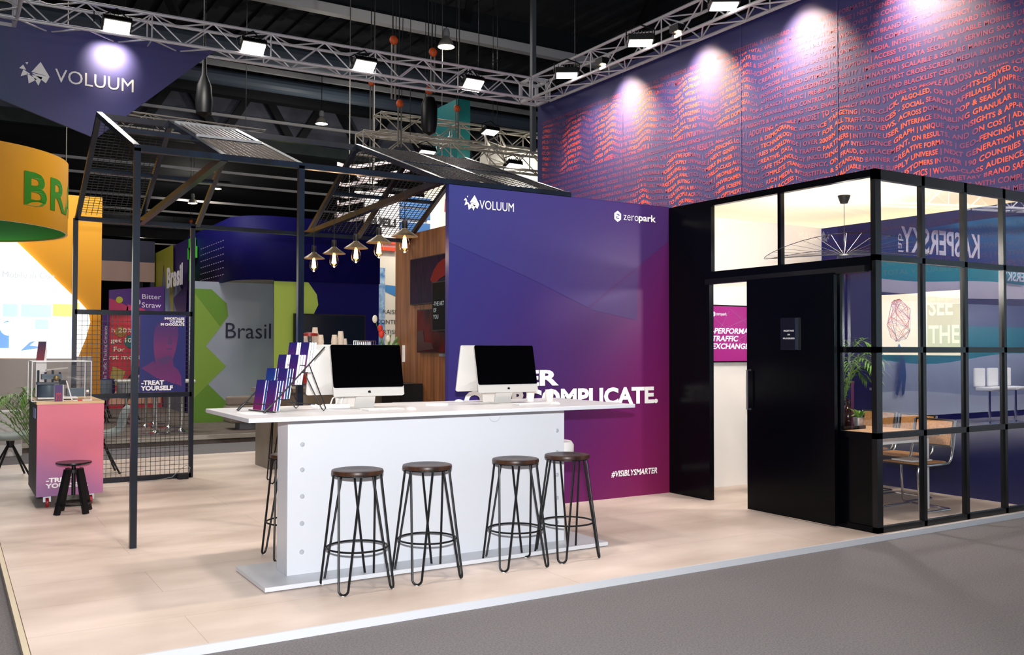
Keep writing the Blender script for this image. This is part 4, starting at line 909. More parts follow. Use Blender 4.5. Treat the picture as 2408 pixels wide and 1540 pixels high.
MB().lathe([(0, 0), (.042, 0), (.055, .1), (.05, .1), (.04, .01), (0, .01)], (7.92, 6.165, .762), 24).build('pot', ALU, hp, True)
rn = random.Random(2)
for k in range(12):
    a = k * 2.4; q = Vector((7.92, 6.165, .85)); e = q + Vector((.11 * math.cos(a) * rn.uniform(.4, 1.2), .11 * math.sin(a) * rn.uniform(.4, 1.2), rn.uniform(.02, .13))); nr = (e - q).cross(Vector(Z)).normalized() * .025
    MB().add([q, (q + e) / 2 + nr + Vector((0, 0, .03)), e, (q + e) / 2 - nr + Vector((0, 0, .03))], [(0, 1, 2, 3)]).build('leaf', noise_mat('herb_leaf', '3c6a1c', '86b048', (1, 1, 1), 9, 2, .5), hp)
tag(MB().lathe([(0, 0), (.055, 0), (.06, .02), (.06, .15), (.045, .19), (.022, .22), (.022, .26), (.028, .265), (.028, .28), (0, .28)], (7.92, 6.29, .762), 28).build('brown_bottle', mat('dark_brown_glass', '200d0b', .08, spec=.7), None, True), 'dark brown glass bottle on the tray behind the herb pot', 'bottle')
cf = thing('glass_carafe', 'glass carafe with black rim at the left of the tray', 'carafe', (7.71, 6.24, .762))
MB().lathe([(0, 0), (.045, 0), (.05, .12), (.035, .17), (.04, .2), (.036, .2), (.03, .17), (.045, .12), (0, .01)], (7.71, 6.24, .762), 24).build('body', ACRYL, cf, True); MB().lathe([(.038, .19), (.042, .19), (.042, .215), (.038, .215), (.038, .19)], (7.71, 6.24, .762), 24).build('rim', BLACKM, cf)
palm('potted_palm', (8.5, 6.98, 0), 1.45, 14, .54, 'tall green palm in the far corner of the meeting room', 11, .17, .35, BLACKM, lean=(-.05, -.25))
# room pendant: black canopy, cord, wide wire shade
rp = thing('pendant_lamp', 'pendant with wide shallow wire shade and bright bulb in the meeting room', 'pendant lamp', (7.39, 5.9, 2.4))
px_, py_ = 7.39, 5.9
MB().lathe([(0, 0), (.035, 0), (.06, .07), (.06, .075), (0, .075)], (px_, py_, 2.965), 24).build('canopy', BLACKM, rp, True)
MB().tube([(px_, py_, 2.97), (px_, py_, 2.5)], .003, 6).build('cord', BLACKM, rp)
g = MB(); R_ = .75
for k in range(36):
    a = k * PI / 18; g.tube([(px_ + .06 * math.cos(a), py_ + .06 * math.sin(a), 2.47), (px_ + R_ * math.cos(a), py_ + R_ * math.sin(a), 2.52 + .07 * math.sin(2 * a))], .0018, 4)
g.tube([(px_ + R_ * math.cos(k * PI / 18), py_ + R_ * math.sin(k * PI / 18), 2.52 + .07 * math.sin(k * PI / 9)) for k in range(36)], .003, 5, True)
g.tube([(px_ + .06 * math.cos(k * PI / 12), py_ + .06 * math.sin(k * PI / 12), 2.47) for k in range(24)], .004, 5, True)
for k in range(20):
    a = k * PI / 10; g.tube([(px_ + .06 * math.cos(a), py_ + .06 * math.sin(a), 2.47), (px_ + .1 * math.cos(a), py_ + .1 * math.sin(a), 2.33)], .0018, 4)
g.build('wire_shade', WIRE, rp)
MB().sphere((px_, py_, 2.36), .05, 18, 12).build('bulb', mat('room_bulb', 'fff4e0', .4, emit='fff0d8', es=14), rp, True)
pointl('room_pendant_glow', (px_, py_, 2.27), 66, .05, (1, .94, .88)); pointl('room_pendant_glow', (px_, py_, 2.62), 44, .05, (1, .93, .84))
# framed prints on the lettered wall inside the room
p1 = thing('framed_print', 'white print of a red and blue line diamond on the navy wall, left of two', 'picture', (9.16, 6.57, 1.48))
MB().box(9.15, 6.335, 1.49, 9.17, 6.805, 2.175).build('board', mat('warm_print_paper', 'f0e2d2', .6), p1)
rl, bl_ = MB(), MB(); rn = random.Random(9); P_ = [(.17 * math.sin(PI * (i + .5) / 26) ** .8 * rn.uniform(.15, 1) * rn.choice((-1, 1)), .27 * math.cos(PI * (i + .5) / 26)) for i in range(26)]
for k in range(210):
    a, c = rn.choice(P_), rn.choice(P_)
    if abs(a[1] - c[1]) < .3: (rl if k % 3 else bl_).bar((9.148, 6.57 - a[0], 1.88 + a[1] * .9), (9.148, 6.57 - c[0], 1.88 + c[1] * .9), .0022, .0022)
for k in range(9): bl_.bar((9.148, 6.57, 1.62), (9.148, 6.57 - .05 + .0125 * k, 1.52), .0022, .0022)
rl.build('red_lines', mat('red_line_ink', 'd86a6a', .6), p1); bl_.build('blue_lines', mat('blue_line_ink', '5a5aa8', .6), p1)
p2_ = thing('framed_print', 'cream print of tall pale block lettering on the navy wall, right of two', 'picture', (9.16, 6.03, 1.48))
MB().box(9.15, 5.815, 1.49, 9.17, 6.24, 2.185).build('board', mat('warm_print_paper', 'f0e2d2', .6), p2_)
MB().box(9.148, 5.83, 1.52, 9.15, 6.22, 2.04).build('tint_print', mat('sage_print', 'c2c2a2', .6), p2_)
letters('lettering_print', ['SEE', 'THE'], mat('cream_print', 'f2ead2', .6), p2_, (9.148, 6.2, 1.62), NY, Z, .36, .5, 'b', gap=1.5)
wb = thing('round_stool', 'white round stool peeking out behind the right end of the counter pedestal', 'stool', (4.5, 6.7, 0))
MB().lathe([(0, .61), (.19, .61), (.21, .64), (.21, .72), (.19, .75), (0, .755)], (4.5, 6.7, 0), 32).build('seat', WPRINT, wb, True)
MB().lathe([(0, 0), (.1, 0), (.1, .02), (.03, .04), (.03, .61), (0, .61)], (4.5, 6.7, 0), 20).build('column', CHROME, wb, True)

# ------------------------------------------------------------------ hall lamps, chain hoists, far lattice trusses
BELL = mat('lamp_bell', 'b9b2a6', .4, .3); HOT = mat('high_bay_glow', 'fff2dc', .4, emit='ffedd0', es=16)
def high_bay(x, y, z, lb, power=0):
    t_ = thing('high_bay_lamp', lb, 'hall lamp', (x, y, z), 0, 'high bay lamps of the hall')
    MB().lathe([(.24, 0), (.2, .14), (.1, .26), (.08, .28), (.0, .28)], (x, y, z), 20).build('reflector', BELL, t_, True)
    MB().lathe([(0, -.03), (.16, -.015), (.235, .0), (0, .01)], (x, y, z), 20).build('lens', HOT, t_, True)
    MB().lathe([(0, .28), (.1, .3), (.11, .4), (.08, .52), (0, .53)], (x, y, z), 16).build('gear_housing', mat('lamp_housing', 'a8a8ac', .5), t_, True)
    MB().tube([(x, y, z + .5), (x, y, 13.87 if y < 42 else 10.59)], .015, 5).build('rod', BEAMD, t_)
    if power: pointl('high_bay_beam', (x, y, z - .3), power, .2, (1, .92, .8))
high_bay(12.1, 23.35, 10.2, 'nearest high bay lamp, beside the long pale roof beam', 160)
high_bay(12.7, 35.3, 10.55, 'high bay lamp in front of the grey roof membrane', 160)
high_bay(11.2, 51.1, 9.35, 'high bay lamp low over the far hall, beyond the house frame left bay', 120)
high_bay(11.35, 67.4, 9.3, 'small far high bay lamp just right of the foreground post', 120)
high_bay(12.4, 50.8, 10.2, 'small high bay lamp above the dark far purlins')
high_bay(16.2, 38.4, 9.0, 'high bay lamp seen through the right end of the house frame', 120)
high_bay(18.2, 44.9, 9.7, 'fainter high bay lamp seen low through the house frame slats')
ORG = mat('orange_hook', 'd2561e', .5); CHN = mat('hoist_chain', '7d7a74', .5, .4)
def hoist(x, y, z, zt, lb, drop=1.2, body=False):
    t_ = thing('chain_hoist', lb, 'chain hoist', (x, y, z), 0, 'chain hoists holding the trusses')
    MB().sphere((x, y, z), .085, 12, 8, (1, .7, 1)).build('hook_block', ORG, t_, True)
    MB().tube([(x - .02, y, z), (x - .02, y, zt)], .012, 5).tube([(x + .04, y, z), (x + .12, y, zt)], .008, 5).build('suspension_chain', BEAMD, t_)
    MB().tube([(x - .035, y, z - .08), (x - .035, y, z - drop)], .018, 5).tube([(x + .035, y, z - .08), (x + .035, y, z - drop)], .018, 5).build('load_chain', CHN, t_)
    if body: MB().lathe([(0, -.75), (.12, -.7), (.16, -.55), (.16, -.15), (.1, 0), (0, .02)], (x, y, z - .15), 14).build('chain_bag', BLACKM, t_, True)
hoist(6.95, 15.5, 7.23, 13.88, 'orange hooked chain hoist above the back truss, left of the nearest lamp', 1.1)
hoist(7.58, 15.15, 7.02, 13.88, 'orange hooked chain hoist just left of the nearest high bay lamp', .75)
hoist(8.58, 20.4, 7.9, 13.88, 'chain hoist with long pale chains left of the two far trusses', 2.6)
hoist(7.9, 17.3, 6.6, 13.88, 'small chain hoist at the left end of the far lattice truss', .9)
hoist(8.04, 16.23, 6.64, 13.88, 'chain hoist with black chain bag left of the teal hanging sign', .4, True)
hoist(10.3, 19.3, 7.28, 13.88, 'chain hoist hanging in front of the teal hanging sign', .7)
hoist(10.1, 46.4, 7.75, 10.6, 'far chain hoist right of the left house gable', 1.6); hoist(9.88, 58.3, 6.85, 10.6, 'far chain hoist over the olive stand wall', 1.9); hoist(11.5, 57.3, 7.36, 10.6, 'far chain hoist beside the house frame back post', 1.2)
cbg = tag(MB().lathe([(0, -.5), (.14, -.42), (.16, -.2), (.13, .1), (.05, .3), (.02, .9), (.012, 7.5), (0, 7.55)], (4.02, 17.5, 6.33), 16).build('chain_bag', BLACKM, None, True), 'long black chain bag hanging right of the navy banner', 'chain bag')
FT = noise_mat('far_truss_metal', 'a89f90', 'cfc9bb', (1, 1, 1), 4, 2, .45, metal=.3)
truss('lattice_truss', (8.55, 20, 6.85), (19, 20, 6.95), 'upper of two pale lattice trusses over the neighbouring stand', .42, .5, FT, .03)
truss('lattice_truss', (7.3, 18, 5.85), (17, 18, 5.9), 'lower of two pale lattice trusses over the neighbouring stand', .42, .5, FT, .03)
truss('lattice_truss', (10.9, 18.4, 6.05), (11.45, 19.6, 6.65), 'short pale lattice truss crossing between the two far trusses', .38, .5, FT, .03)
truss('lattice_truss', (3.1, 23.5, 7.0), (6.9, 23.5, 6.95), 'thin far lattice truss behind the house frame ridge', .3, .45, mat('thin_truss', '8a8580', .5, .3), .022)
for (x, y, z), lb in [((8.75, 17.8, 5.75), 'bright floodlight under the lower far truss, left'), ((10.95, 17.8, 5.7), 'bright floodlight under the lower far truss, right'), ((10.75, 18.5, 6.6), 'floodlight on the upper far truss near the lettered wall')]:
    floodlight((x, y, z), (x, y - .6, 4), lb, 0)
TEAL = grad_mat('teal_sign_print', [(0, '0d5560'), (1, '12756f')], (1, -1, 0), (11.7, 24, 7), 2.2, .5)
tl = tag(MB().box(11.75, 22.0, 6.6, 12.15, 23.6, 8.35).build('hanging_sign', TEAL), 'teal hanging box sign with white script lettering beyond the trusses', 'sign')
MB().tube([(11.95, 22.3, 8.3), (11.95, 22.3, 13.9)], .01, 5).tube([(11.95, 23.3, 8.3), (11.95, 23.3, 13.9)], .01, 5).build('hanging_wire', CHN, tl)
letters('lettering_print', 'Teads', WPRINT, tl, (11.75, 23.3, 7.15), NY, Z, 1.05, .42, 'l', .25, lift=.01)

# ------------------------------------------------------------------ big navy and green stand across the rear aisle
NV = mat('deep_blue_panel', '0e0b52', .6, spec=.12); NVD = mat('violet_navy_panel', '241250', .5)
GL1, GL2, GL3 = mat('lime_print', 'a6bf4a', .5), mat('leaf_green_print', '5f8a24', .5), mat('mid_green_print', '7a9c34', .5)
bp = thing('raised_platform', 'grey brown raised platform with pale edge under the navy and green stand', 'platform', (5, 20, -.045))
MB().box(-3, 15.9, -.045, 16, 27, .1).build('deck', noise_mat('platform_carpet', '5a5049', '6b6058', (1, 1, 1), 8, 4, .85), bp)
MB().box(-3, 15.86, .03, 16, 15.9, .1).build('edge_strip', mat('platform_edge', 'b8b2a4', .5), bp)
bz = thing('exhibition_stand', 'tall navy and green exhibition stand with rounded header and large dark lettering', 'exhibition stand', (6, 18, .1))
r_ = .75; arc = [(4.63 + r_ - r_ * math.cos(q * PI / 16), 17.2 + r_ - r_ * math.sin(q * PI / 16)) for q in range(9)]
path = [(4.63, 21.4)] + arc + [(7.42, 17.2)]
hm = MB(); hm.strip([(x, y, 2.85) for x, y in path], [(x, y, 4.06) for x, y in path]); hm.build('header', NV, bz, True, solid=.06)
MB().add([(x, y, 2.87) for x, y in path + [(7.42, 21.4)]], [tuple(range(len(path) + 1))]).build('header_soffit', mat('pale_soffit', 'a79c92', .6), bz)
MB().box(4.61, 18.0, 2.86, 4.625, 21.4, 4.05).build('header_side', NVD, bz)
MB().prism([(4.63, 21.4, .1), (4.63, 25.6, .1), (4.63, 25.6, 4.01), (4.63, 21.4, 4.03)], (.06, 0, 0)).build('side_wall', NVD, bz)
def sidep(nm, P, m, lift): flat([P], (4.6, 0, 0), NY, Z, lift).build(nm, m, bz)
sidep('side_print', [(-25.6, .1), (-21.6, .1), (-21.6, 2.5), (-22.0, 2.9), (-22.9, 3.4), (-23.2, 3.2), (-24.0, 3.6), (-24.7, 2.9), (-25.6, 2.0)], grad_mat('slate_print', [(0, '5e6c7c'), (.6, '66748a'), (1, '5a4a52')], (0, 0, 1), (0, 0, 1.5), 2.2, .5), .004)
sidep('side_print', [(-25.6, 4.01), (-22.95, 4.03), (-22.85, 2.4), (-23.1, 2.2), (-23.5, 3.3), (-23.75, 3.05), (-24.05, 3.65), (-24.4, 2.75), (-24.75, 3.05), (-25.2, 2.2), (-25.0, 1.2), (-25.6, .6)], mat('olive_print', '8d8a14', .5), .008)
sidep('side_print', [(-22.9, 2.7), (-22.3, 2.25), (-21.5, 2.4), (-21.45, 3.0), (-22.85, 2.75)], NVD, .006)
letters('relief_lettering', 'Brasil', mat('white_relief', 'e6e4e8', .5), bz, (4.6, 23.2, 2.98), NY, Z, 1.75, .5, 'x', lift=.1)
letters('text_lines', ['APEX AND THE BRASIL', 'THE CHANGE MAKERS IN', 'A COUNTRY MARKET AND', 'INNOVATION BUSINESS', 'DISCOVER BRASIL IT', 'SOLUTIONS TODAY'][0:0] + ['- - - - - - - - - - -'] * 6, mat('pale_text', '8d84a4', .5), bz, (4.6, 20.05, 2.98), NY, Z, 1.9, .68, 'x', lift=.03, gap=2)
g = mat('bright_green_relief', '2fb51c', .5)
MB().box(4.5, 20.75, 3.02, 4.58, 20.83, 3.7).box(4.5, 20.4, 3.5, 4.58, 21.0, 3.75).box(4.5, 20.55, 3.7, 4.58, 20.9, 3.95).build('palm_relief', g, bz)
MB().box(4.05, 18.6, .1, 5.78, 18.7, 2.87).build('recess_wall', noise_mat('silver_grey_print', '8a93a6', 'a9afbf', (1, 1, 1), .8, 2, .4), bz)
def fr(nm, P, m, lift): flat([P], (0, 18.6, 0), X, Z, lift).build(nm, m, bz)
fr('green_print', [(4.05, 2.72), (4.45, 2.72), (4.75, 2.45), (4.78, 2.2), (4.65, 2.0), (4.35, 1.6), (4.75, 1.2), (4.4, .85), (4.95, .3), (4.8, .1), (4.05, .1)], GL3, .004)
fr('green_print', [(4.05, 2.72), (4.45, 2.72), (4.75, 2.45), (4.78, 2.2), (4.62, 2.0), (4.1, 2.68)], GL2, .008)
fr('green_print', [(4.4, .85), (4.95, .3), (4.8, .1), (4.05, .1), (4.05, .5)], GL2, .008)
letters('lettering_print', 'Brasil', mat('dark_navy_ink', '15163a', .5), bz, (4.73, 18.6, 1.75), X, Z, .91, .31, 'r', lift=.02)
MB().box(5.3, 17.22, .1, 7.42, 17.3, 2.86).build('front_wall', NV, bz)
MB().prism([(5.3, 17.3, .1), (5.34, 17.3, .1), (5.82, 18.6, .1), (5.78, 18.6, .1)], (0, 0, 2.76)).build('return_wall', GL1, bz)
flat([[(5.28, .1), (5.28, 2.83), (5.95, 2.83), (6.12, 2.6), (6.15, 2.4), (6.05, 2.2), (5.8, 1.9), (5.6, 1.3), (5.7, .1)]], (0, 17.22, 0), X, Z, .006).build('green_print', GL1, bz)
flat([[(5.28, 1.0), (5.62, 1.4), (5.75, .9), (5.5, .1), (5.28, .1)]], (0, 17.22, 0), X, Z, .01).build('green_print', GL3, bz)
t_ = thing('wall_screen', 'black screen on the navy wall behind the coffee bar', 'screen', (6.35, 17.15, 1.5))
MB().box(5.63, 17.08, 1.35, 7.08, 17.15, 2.22).build('bezel', BLACKM, t_); MB().box(5.66, 17.075, 1.38, 7.05, 17.08, 2.19).build('screen', mat('dark_teal_screen', '03121c', .15), t_)
bn_ = thing('bench', 'beige rounded bench on the raised platform behind the counter left end', 'bench', (5.2, 17, .1))
MB().box(4.3, 16.55, .22, 6.4, 17.05, .52).build('seat', BEIGE, bn_, bevel=.04); MB().box(4.5, 16.65, .1, 6.3, 16.95, .22).build('base', GREY, bn_)
MB().box(4.35, 16.9, .52, 6.4, 17.08, .68).build('back', mat('bench_back', '8b7d70', .7), bn_, bevel=.03)
def pole_stool(x, y, h, lb, top=True):
    t_ = thing('pole_stool', lb, 'stool', (x, y, .1), 0, 'chrome pole stools on the raised platform')
    MB().lathe([(0, 0), (.22, 0), (.22, .012), (.06, .03), (.03, .06), (0, .06)], (x, y, .1), 24).build('base', CHROME, t_, True)
    MB().lathe([(0, .05), (.028, .05), (.028, h), (0, h)], (x, y, .1), 14).build('pole', CHROME, t_, True)
    if top: MB().box(x - .2, y - .2, .1 + h, x + .2, y + .2, .16 + h).build('seat', mat('pale_seat', 'd6d4d0', .5), t_, bevel=.03)
for x, y, h, lb in [(3.07, 16.6, .95, 'chrome pole stool nearest the platform edge, left'), (3.52, 16.75, .85, 'chrome pole stool nearest the platform edge, right'), (3.48, 17.6, .85, 'chrome pole stool in the middle row, right'), (3.15, 18.0, .9, 'chrome pole stool in the middle row, centre'), (3.4, 18.6, .9, 'chrome pole stool in the rear row, right'), (2.95, 18.9, .8, 'chrome pole stool in the rear row, left')]: pole_stool(x, y, h, lb)
def bucket_chair(x, y, lb, m):
    t_ = thing('bucket_chair', lb, 'chair', (x, y, .1), 0, 'bucket chairs on the raised platform')
    MB().lathe([(0, .42), (.2, .44), (.25, .55), (.24, .82), (.22, .82), (.22, .58), (0, .47)], (x, y, .1), 18).build('shell', m, t_, True)
    for k in range(4):
        a = PI / 4 + k * PI / 2; MB().tube([(x + .05 * math.cos(a), y + .05 * math.sin(a), .53), (x + .24 * math.cos(a), y + .24 * math.sin(a), .1)], .012, 6).build('leg', BLACKM, t_)
bucket_chair(2.55, 19.6, 'blue grey bucket chair behind the mesh panel, left', mat('blue_grey_shell', '6d7888', .6)); bucket_chair(2.75, 20.6, 'dark blue bucket chair behind the mesh panel', mat('navy_shell', '2a2d66', .6)); bucket_chair(3.2, 20.1, 'pale grey bucket chair behind the poster', mat('pale_shell', '9a9ca4', .6))

# ------------------------------------------------------------------ yellow stand with the glowing picture wall, far left
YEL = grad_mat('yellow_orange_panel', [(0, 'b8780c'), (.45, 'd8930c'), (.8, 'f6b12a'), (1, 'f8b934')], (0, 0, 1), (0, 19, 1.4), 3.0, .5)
ys = thing('yellow_wall', 'yellow orange stand wall with a slanting cut beside the glowing picture', 'wall', (1.5, 19.05, .1))
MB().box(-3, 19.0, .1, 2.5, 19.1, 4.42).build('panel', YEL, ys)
MB().box(2.02, 18.9, .1, 2.36, 19.0, 1.4).build('grey_fin', mat('grey_fin_panel', 'a39b9d', .6), ys, bevel=.02)
MB().box(1.93, 18.93, .9, 2.03, 19.0, 1.35).build('black_box', BLACKM, ys)
LG = mat('glowing_picture', 'ffffff', .5, emit='fffffa', es=1.25)
pw_ = thing('picture_wall', 'glowing white backlit picture wall with pale blue shapes', 'light wall', (1, 18.96, 1.4))
edge = [(-2.6, 1.4), (2.1, 1.36), (2.24, 1.75), (2.31, 2.05), (2.27, 2.25), (2.1, 2.45), (1.96, 2.58), (1.0, 3.55), (.3, 4.2), (-2.6, 4.2)]
MB().prism([(x, 18.94, z) for x, z in edge], (0, .06, 0)).build('panel', LG, pw_)
def em(nm, c, e=1.0): return mat(nm, c, .5, emit=c, es=e)
def pic(nm, P, m, lift=.004): flat(P, (0, 18.94, 0), X, Z, lift).build(nm, m, pw_)
pic('blue_shape', [[(-2.6, 1.55), (1.02, 1.55), (1.0, 1.9), (.95, 2.05), (.84, 2.0), (.6, 2.2), (-2.6, 2.4)], [(1.15, 1.5), (1.5, 1.56), (1.72, 1.62), (1.5, 1.72), (1.3, 1.66)]], em('picture_blue', '6f9cf4'))
pic('pink_shape', [[(1.3, 1.6), (1.6, 1.56), (1.95, 1.6), (1.8, 1.8), (1.5, 1.78)]], em('picture_pink', 'f6dcec'), .008)
pic('pale_shape', [[(.86, 2.12), (1.1, 2.12), (1.1, 2.35), (.86, 2.35)], [(1.15, 2.12), (1.65, 2.12), (1.65, 2.35), (1.15, 2.35)], [(1.38, 1.9), (1.6, 1.9), (1.6, 2.08), (1.38, 2.08)]], em('picture_cyan', 'b8f0f0'), .008)
pic('white_shape', [disc(.75, 1.98, .13, 20), disc(.95, 1.9, .12, 20), [(.97, 1.4), (1.02, 1.4), (1.04, 1.9), (.97, 1.9)]], em('picture_white', 'ffffff', 1.2), .012)
pic('yellow_shape', [[(1.67, 2.14), (2.0, 2.14), (2.0, 2.37), (1.67, 2.37)], [(2.02, 2.2), (2.12, 2.2), (2.12, 2.4), (2.02, 2.4)]], em('picture_yellow', 'fff07a'), .008)
letters('lettering_print', 'Mobile in Con', em('picture_grey', 'b6c0cc', .7), pw_, (.85, 18.94, 2.83), X, Z, .84, .11, 'r')
gw = tag(MB().box(-3, 18.8, .1, 2.12, 18.93, 1.36).build('low_wall', mat('warm_grey_panel', 'b7aca8', .6)), 'low warm grey wall below the glowing picture', 'wall')
wc_ = tag(MB().box(-2, 15.4, -.045, .98, 15.84, .62).build('low_cabinet', mat('white_plinth', 'd8d6d2', .5), None, bevel=.02), 'low white cabinet at the left edge behind the shell chair', 'cabinet')
cy = thing('hanging_drum', 'yellow hanging drum sign with green underside and green lettering', 'sign', (-.12, 17, 3.4))
CYM = noise_mat('drum_yellow', 'b97f06', 'c98d0c', (1, 1, 1), .7, 2, .45)
CX, CYY, CR = -.12, 17.0, 1.82
MB().lathe([(CR, 3.42), (CR, 4.58), (CR - .03, 4.58), (CR - .03, 3.42), (CR, 3.42)], (CX, CYY, 0), 96).build('band', CYM, cy, True)
MB().lathe([(0, 3.44), (CR - .03, 3.44), (CR - .03, 3.46), (0, 3.46)], (CX, CYY, 0), 72).build('underside', mat('drum_green', '0f8a10', .9, spec=.05), cy)
V_, F_, adv, wd = layout('BRASIL', 'b', .05); A = np.array(V_); h_ = A[:, 1].max(); b_ = MB()
lw = 3.0; DTH = math.radians(-55)
for (a, c) in A:
    th = DTH + (a / wd) * lw / CR; rr = CR + .006
    b_.v.append((CX + rr * math.cos(th), CYY + rr * math.sin(th), 3.72 + c / h_ * .5))
b_.f = F_; b_.build('lettering', grad_mat('drum_letter_green', [(0, '2c7a12'), (1, '1d6a10')], (0, 0, 1), (0, 0, 3.9), .7, .5), cy)
for a in (-1.2, -.3, 1.5): MB().tube([(CX + CR * math.cos(a), CYY + CR * math.sin(a), 4.57), (CX + CR * math.cos(a), CYY + CR * math.sin(a), 13.8)], .008, 5).build('hanging_wire', CHN, cy)

# ------------------------------------------------------------------ purple and red stand seen through the mesh
rs = thing('exhibition_stand', 'purple and red exhibition stand behind the wire mesh with offer lettering', 'exhibition stand', (4.2, 24, -.045))
MB().box(3.18, 24.0, .1, 4.58, 24.1, 2.4).build('red_wall', mat('red_print', 'a8101c', .5), rs)
MB().prism([(3.32, 23.9, 2.4), (4.58, 23.9, 2.41), (4.58, 23.9, 3.09), (3.32, 23.9, 2.95)], (0, .1, 0)).build('purple_header', mat('purple_print', '3f0f66', .5), rs)
MB().box(3.18, 23.92, .1, 3.34, 24.0, 2.4).build('purple_strip', grad_mat('strip_print', [(0, '7a1458'), (.6, '6a1a5c'), (1, '3a1468')], (0, 0, 1), (0, 0, .1), 2.3, .5), rs)
flat([[(3.32, 2.44), (3.32, 2.75), (3.5, 2.7), (3.75, 2.56), (3.75, 2.44)], [(3.7, 2.44), (3.74, 2.62), (4.15, 2.5), (4.1, 2.44)]], (0, 23.9, 0), X, Z, .005).build('pink_print', mat('pink_hill', 'a02050', .5), rs)
flat([disc(3.55, 2.72, .08, 18)], (0, 23.9, 0), X, Z, .008).build('sun_print', mat('lime_dot', '9a9a18', .5), rs)
letters('lettering_print', ['Bitter', 'Straw'], mat('lilac_white', 'cfc6da', .5), rs, (4.06, 23.9, 2.55), X, Z, .45, .33, 'r', gap=1.6)
flat([disc(3.93, 2.68, .1, 16)], (0, 23.9, 0), X, Z, .008).build('emblem', mat('lilac_white', 'cfc6da', .5), rs)
letters('strip_lettering', 'Mobile Traffic Tracking Company', mat('lilac_white', 'cfc6da', .5), rs, (3.305, 23.92, .6), Z, NX, 1.5, .09, 'r')
flat([disc(3.6, 1.95, .13, 20)], (0, 24, 0), X, Z, .01).build('gold_sticker', mat('gold_sticker', '9a6a1c', .5), rs); flat([disc(3.84, 1.72, .16, 22)], (0, 24, 0), X, Z, .012).build('teal_sticker', mat('teal_sticker', '1f6460', .5), rs)
CRM = mat('cream_ink', 'e8d8c4', .5)
letters('lettering_print', 'h 20% pay', CRM, rs, (3.4, 24, 1.9), X, Z, .8, .14, 'r', lift=.015); letters('lettering_print', 'get 10%', CRM, rs, (3.38, 24, 1.66), X, Z, .6, .14, 'b', lift=.018); letters('lettering_print', 'For', CRM, rs, (3.45, 24, 1.47), X, Z, .25, .12, 'b', lift=.015); letters('lettering_print', 'first month', CRM, rs, (3.22, 24, 1.28), X, Z, .95, .12, 'b', lift=.015)
flat([[(3.3, .2), (3.3, .55), (3.6, .5), (3.8, .75), (4.2, .7), (4.55, 1.0), (4.55, .2)]], (0, 24, 0), X, Z, .01).build('peach_print', mat('peach_print', 'cf9a84', .5), rs)
flat([[(3.6, .55), (3.85, .95), (4.1, 1.15), (4.02, .9), (3.85, .6)], [(4.1, .9), (4.35, 1.4), (4.55, 1.1), (4.5, .6)]], (0, 24, 0), X, Z, .014).build('dark_print', mat('dark_print', '2c0c14', .5), rs)
flat([[(3.36, .7), (3.42, 1.12), (3.72, 1.0), (3.6, .62)]], (0, 24, 0), X, Z, .016).build('yellow_print', mat('mustard_print', 'a8904a', .5), rs)
for x in (3.9, 4.4): MB().lathe([(0, 0), (.09, 0), (.09, .05), (0, .05)], (x, 23.7, 2.36), 16).build('downlight', mat('downlight_glow', 'fff4e6', .4, emit='fff4e6', es=5), rs)
fb = thing('exhibition_stand', 'pale panelled fascia with a navy band above the purple and red stand', 'exhibition stand', (4.3, 25, 3))
MB().box(2.6, 25.0, 3.25, 4.55, 25.2, 3.75).build('fascia', noise_mat('pale_wood_fascia', '7d6054', 'a98f88', (.8, 1, .1), 1.2, 1, .6), fb); MB().box(2.6, 25.0, 3.75, 4.55, 25.2, 4.3).build('navy_band', mat('night_navy', '080a2c', .5), fb)
MB().box(2.62, 25.0, .1, 2.72, 25.2, 3.25).box(4.45, 25.0, .1, 4.55, 25.2, 3.25).build('post', mat('night_navy', '080a2c', .5), fb)

# ------------------------------------------------------------------ cream and blue stand beyond the wood wall, curved white canopy
cs_ = thing('exhibition_stand', 'cream exhibition stand with blue stripes beyond the wood wall', 'exhibition stand', (11, 23, -.045))
CREAM = mat('cream_wall', 'efe4cc', .6)
MB().box(11.3, 22.9, .1, 14.6, 23.1, 6.3).build('cream_wall', CREAM, cs_)
MB().box(9.5, 23.0, 4.3, 11.3, 23.1, 5.75).build('white_band', mat('white_fascia', 'e2dcdc', .6), cs_)
MB().box(9.92, 23.05, .1, 11.3, 23.15, 4.3).build('white_front', mat('warm_white_wall', 'f2e6d4', .6), cs_)
for z_ in (4.75, 5.12, 5.45): MB().box(10.5, 22.88, z_, 11.38, 23.0, z_ + .26).build('blue_stripe', mat('mid_blue_stripe', '265a92', .5), cs_)
MB().box(9.9, 22.93, 4.38, 10.42, 23.0, 4.55).box(9.9, 22.93, 4.2, 10.42, 23.0, 4.3).build('orange_stripe', mat('orange_red_stripe', 'e0481c', .5), cs_)
letters('lettering_print', 'FUEL!', BLACKM, cs_, (9.62, 23.0, 4.85), X, Z, .78, .24, 'x', lift=.02)
flat([[(11.82, 5.38), (12.03, 5.36), (12.03, 5.75), (11.84, 5.75)]], (0, 22.9, 0), X, Z, .01).build('red_patch', mat('red_patch', 'b04a48', .5), cs_)
flat([[(9.93, 1.5), (10.11, 1.5), (10.11, 3.74), (9.93, 3.74)]], (0, 23.05, 0), X, Z, .01).build('blue_picture', noise_mat('blue_white_picture', '3f7cba', 'c4d8ea', (3, 1, 2), 3, 4, .5), cs_)
flat([[(10.12, 3.28), (10.42, 3.26), (10.42, 2.98), (10.12, 3.1)]], (0, 23.05, 0), X, Z, .012).build('blue_arrow', mat('arrow_blue', '3f86c4', .5), cs_)
letters('lettering_print', ['RAISING', 'CONTENT', 'ADVERTISING'], mat('ink_black', '22242c', .5), cs_, (9.6, 23.05, 1.95), X, Z, 1.1, .66, 'r', lift=.012, gap=2.2, align='r')
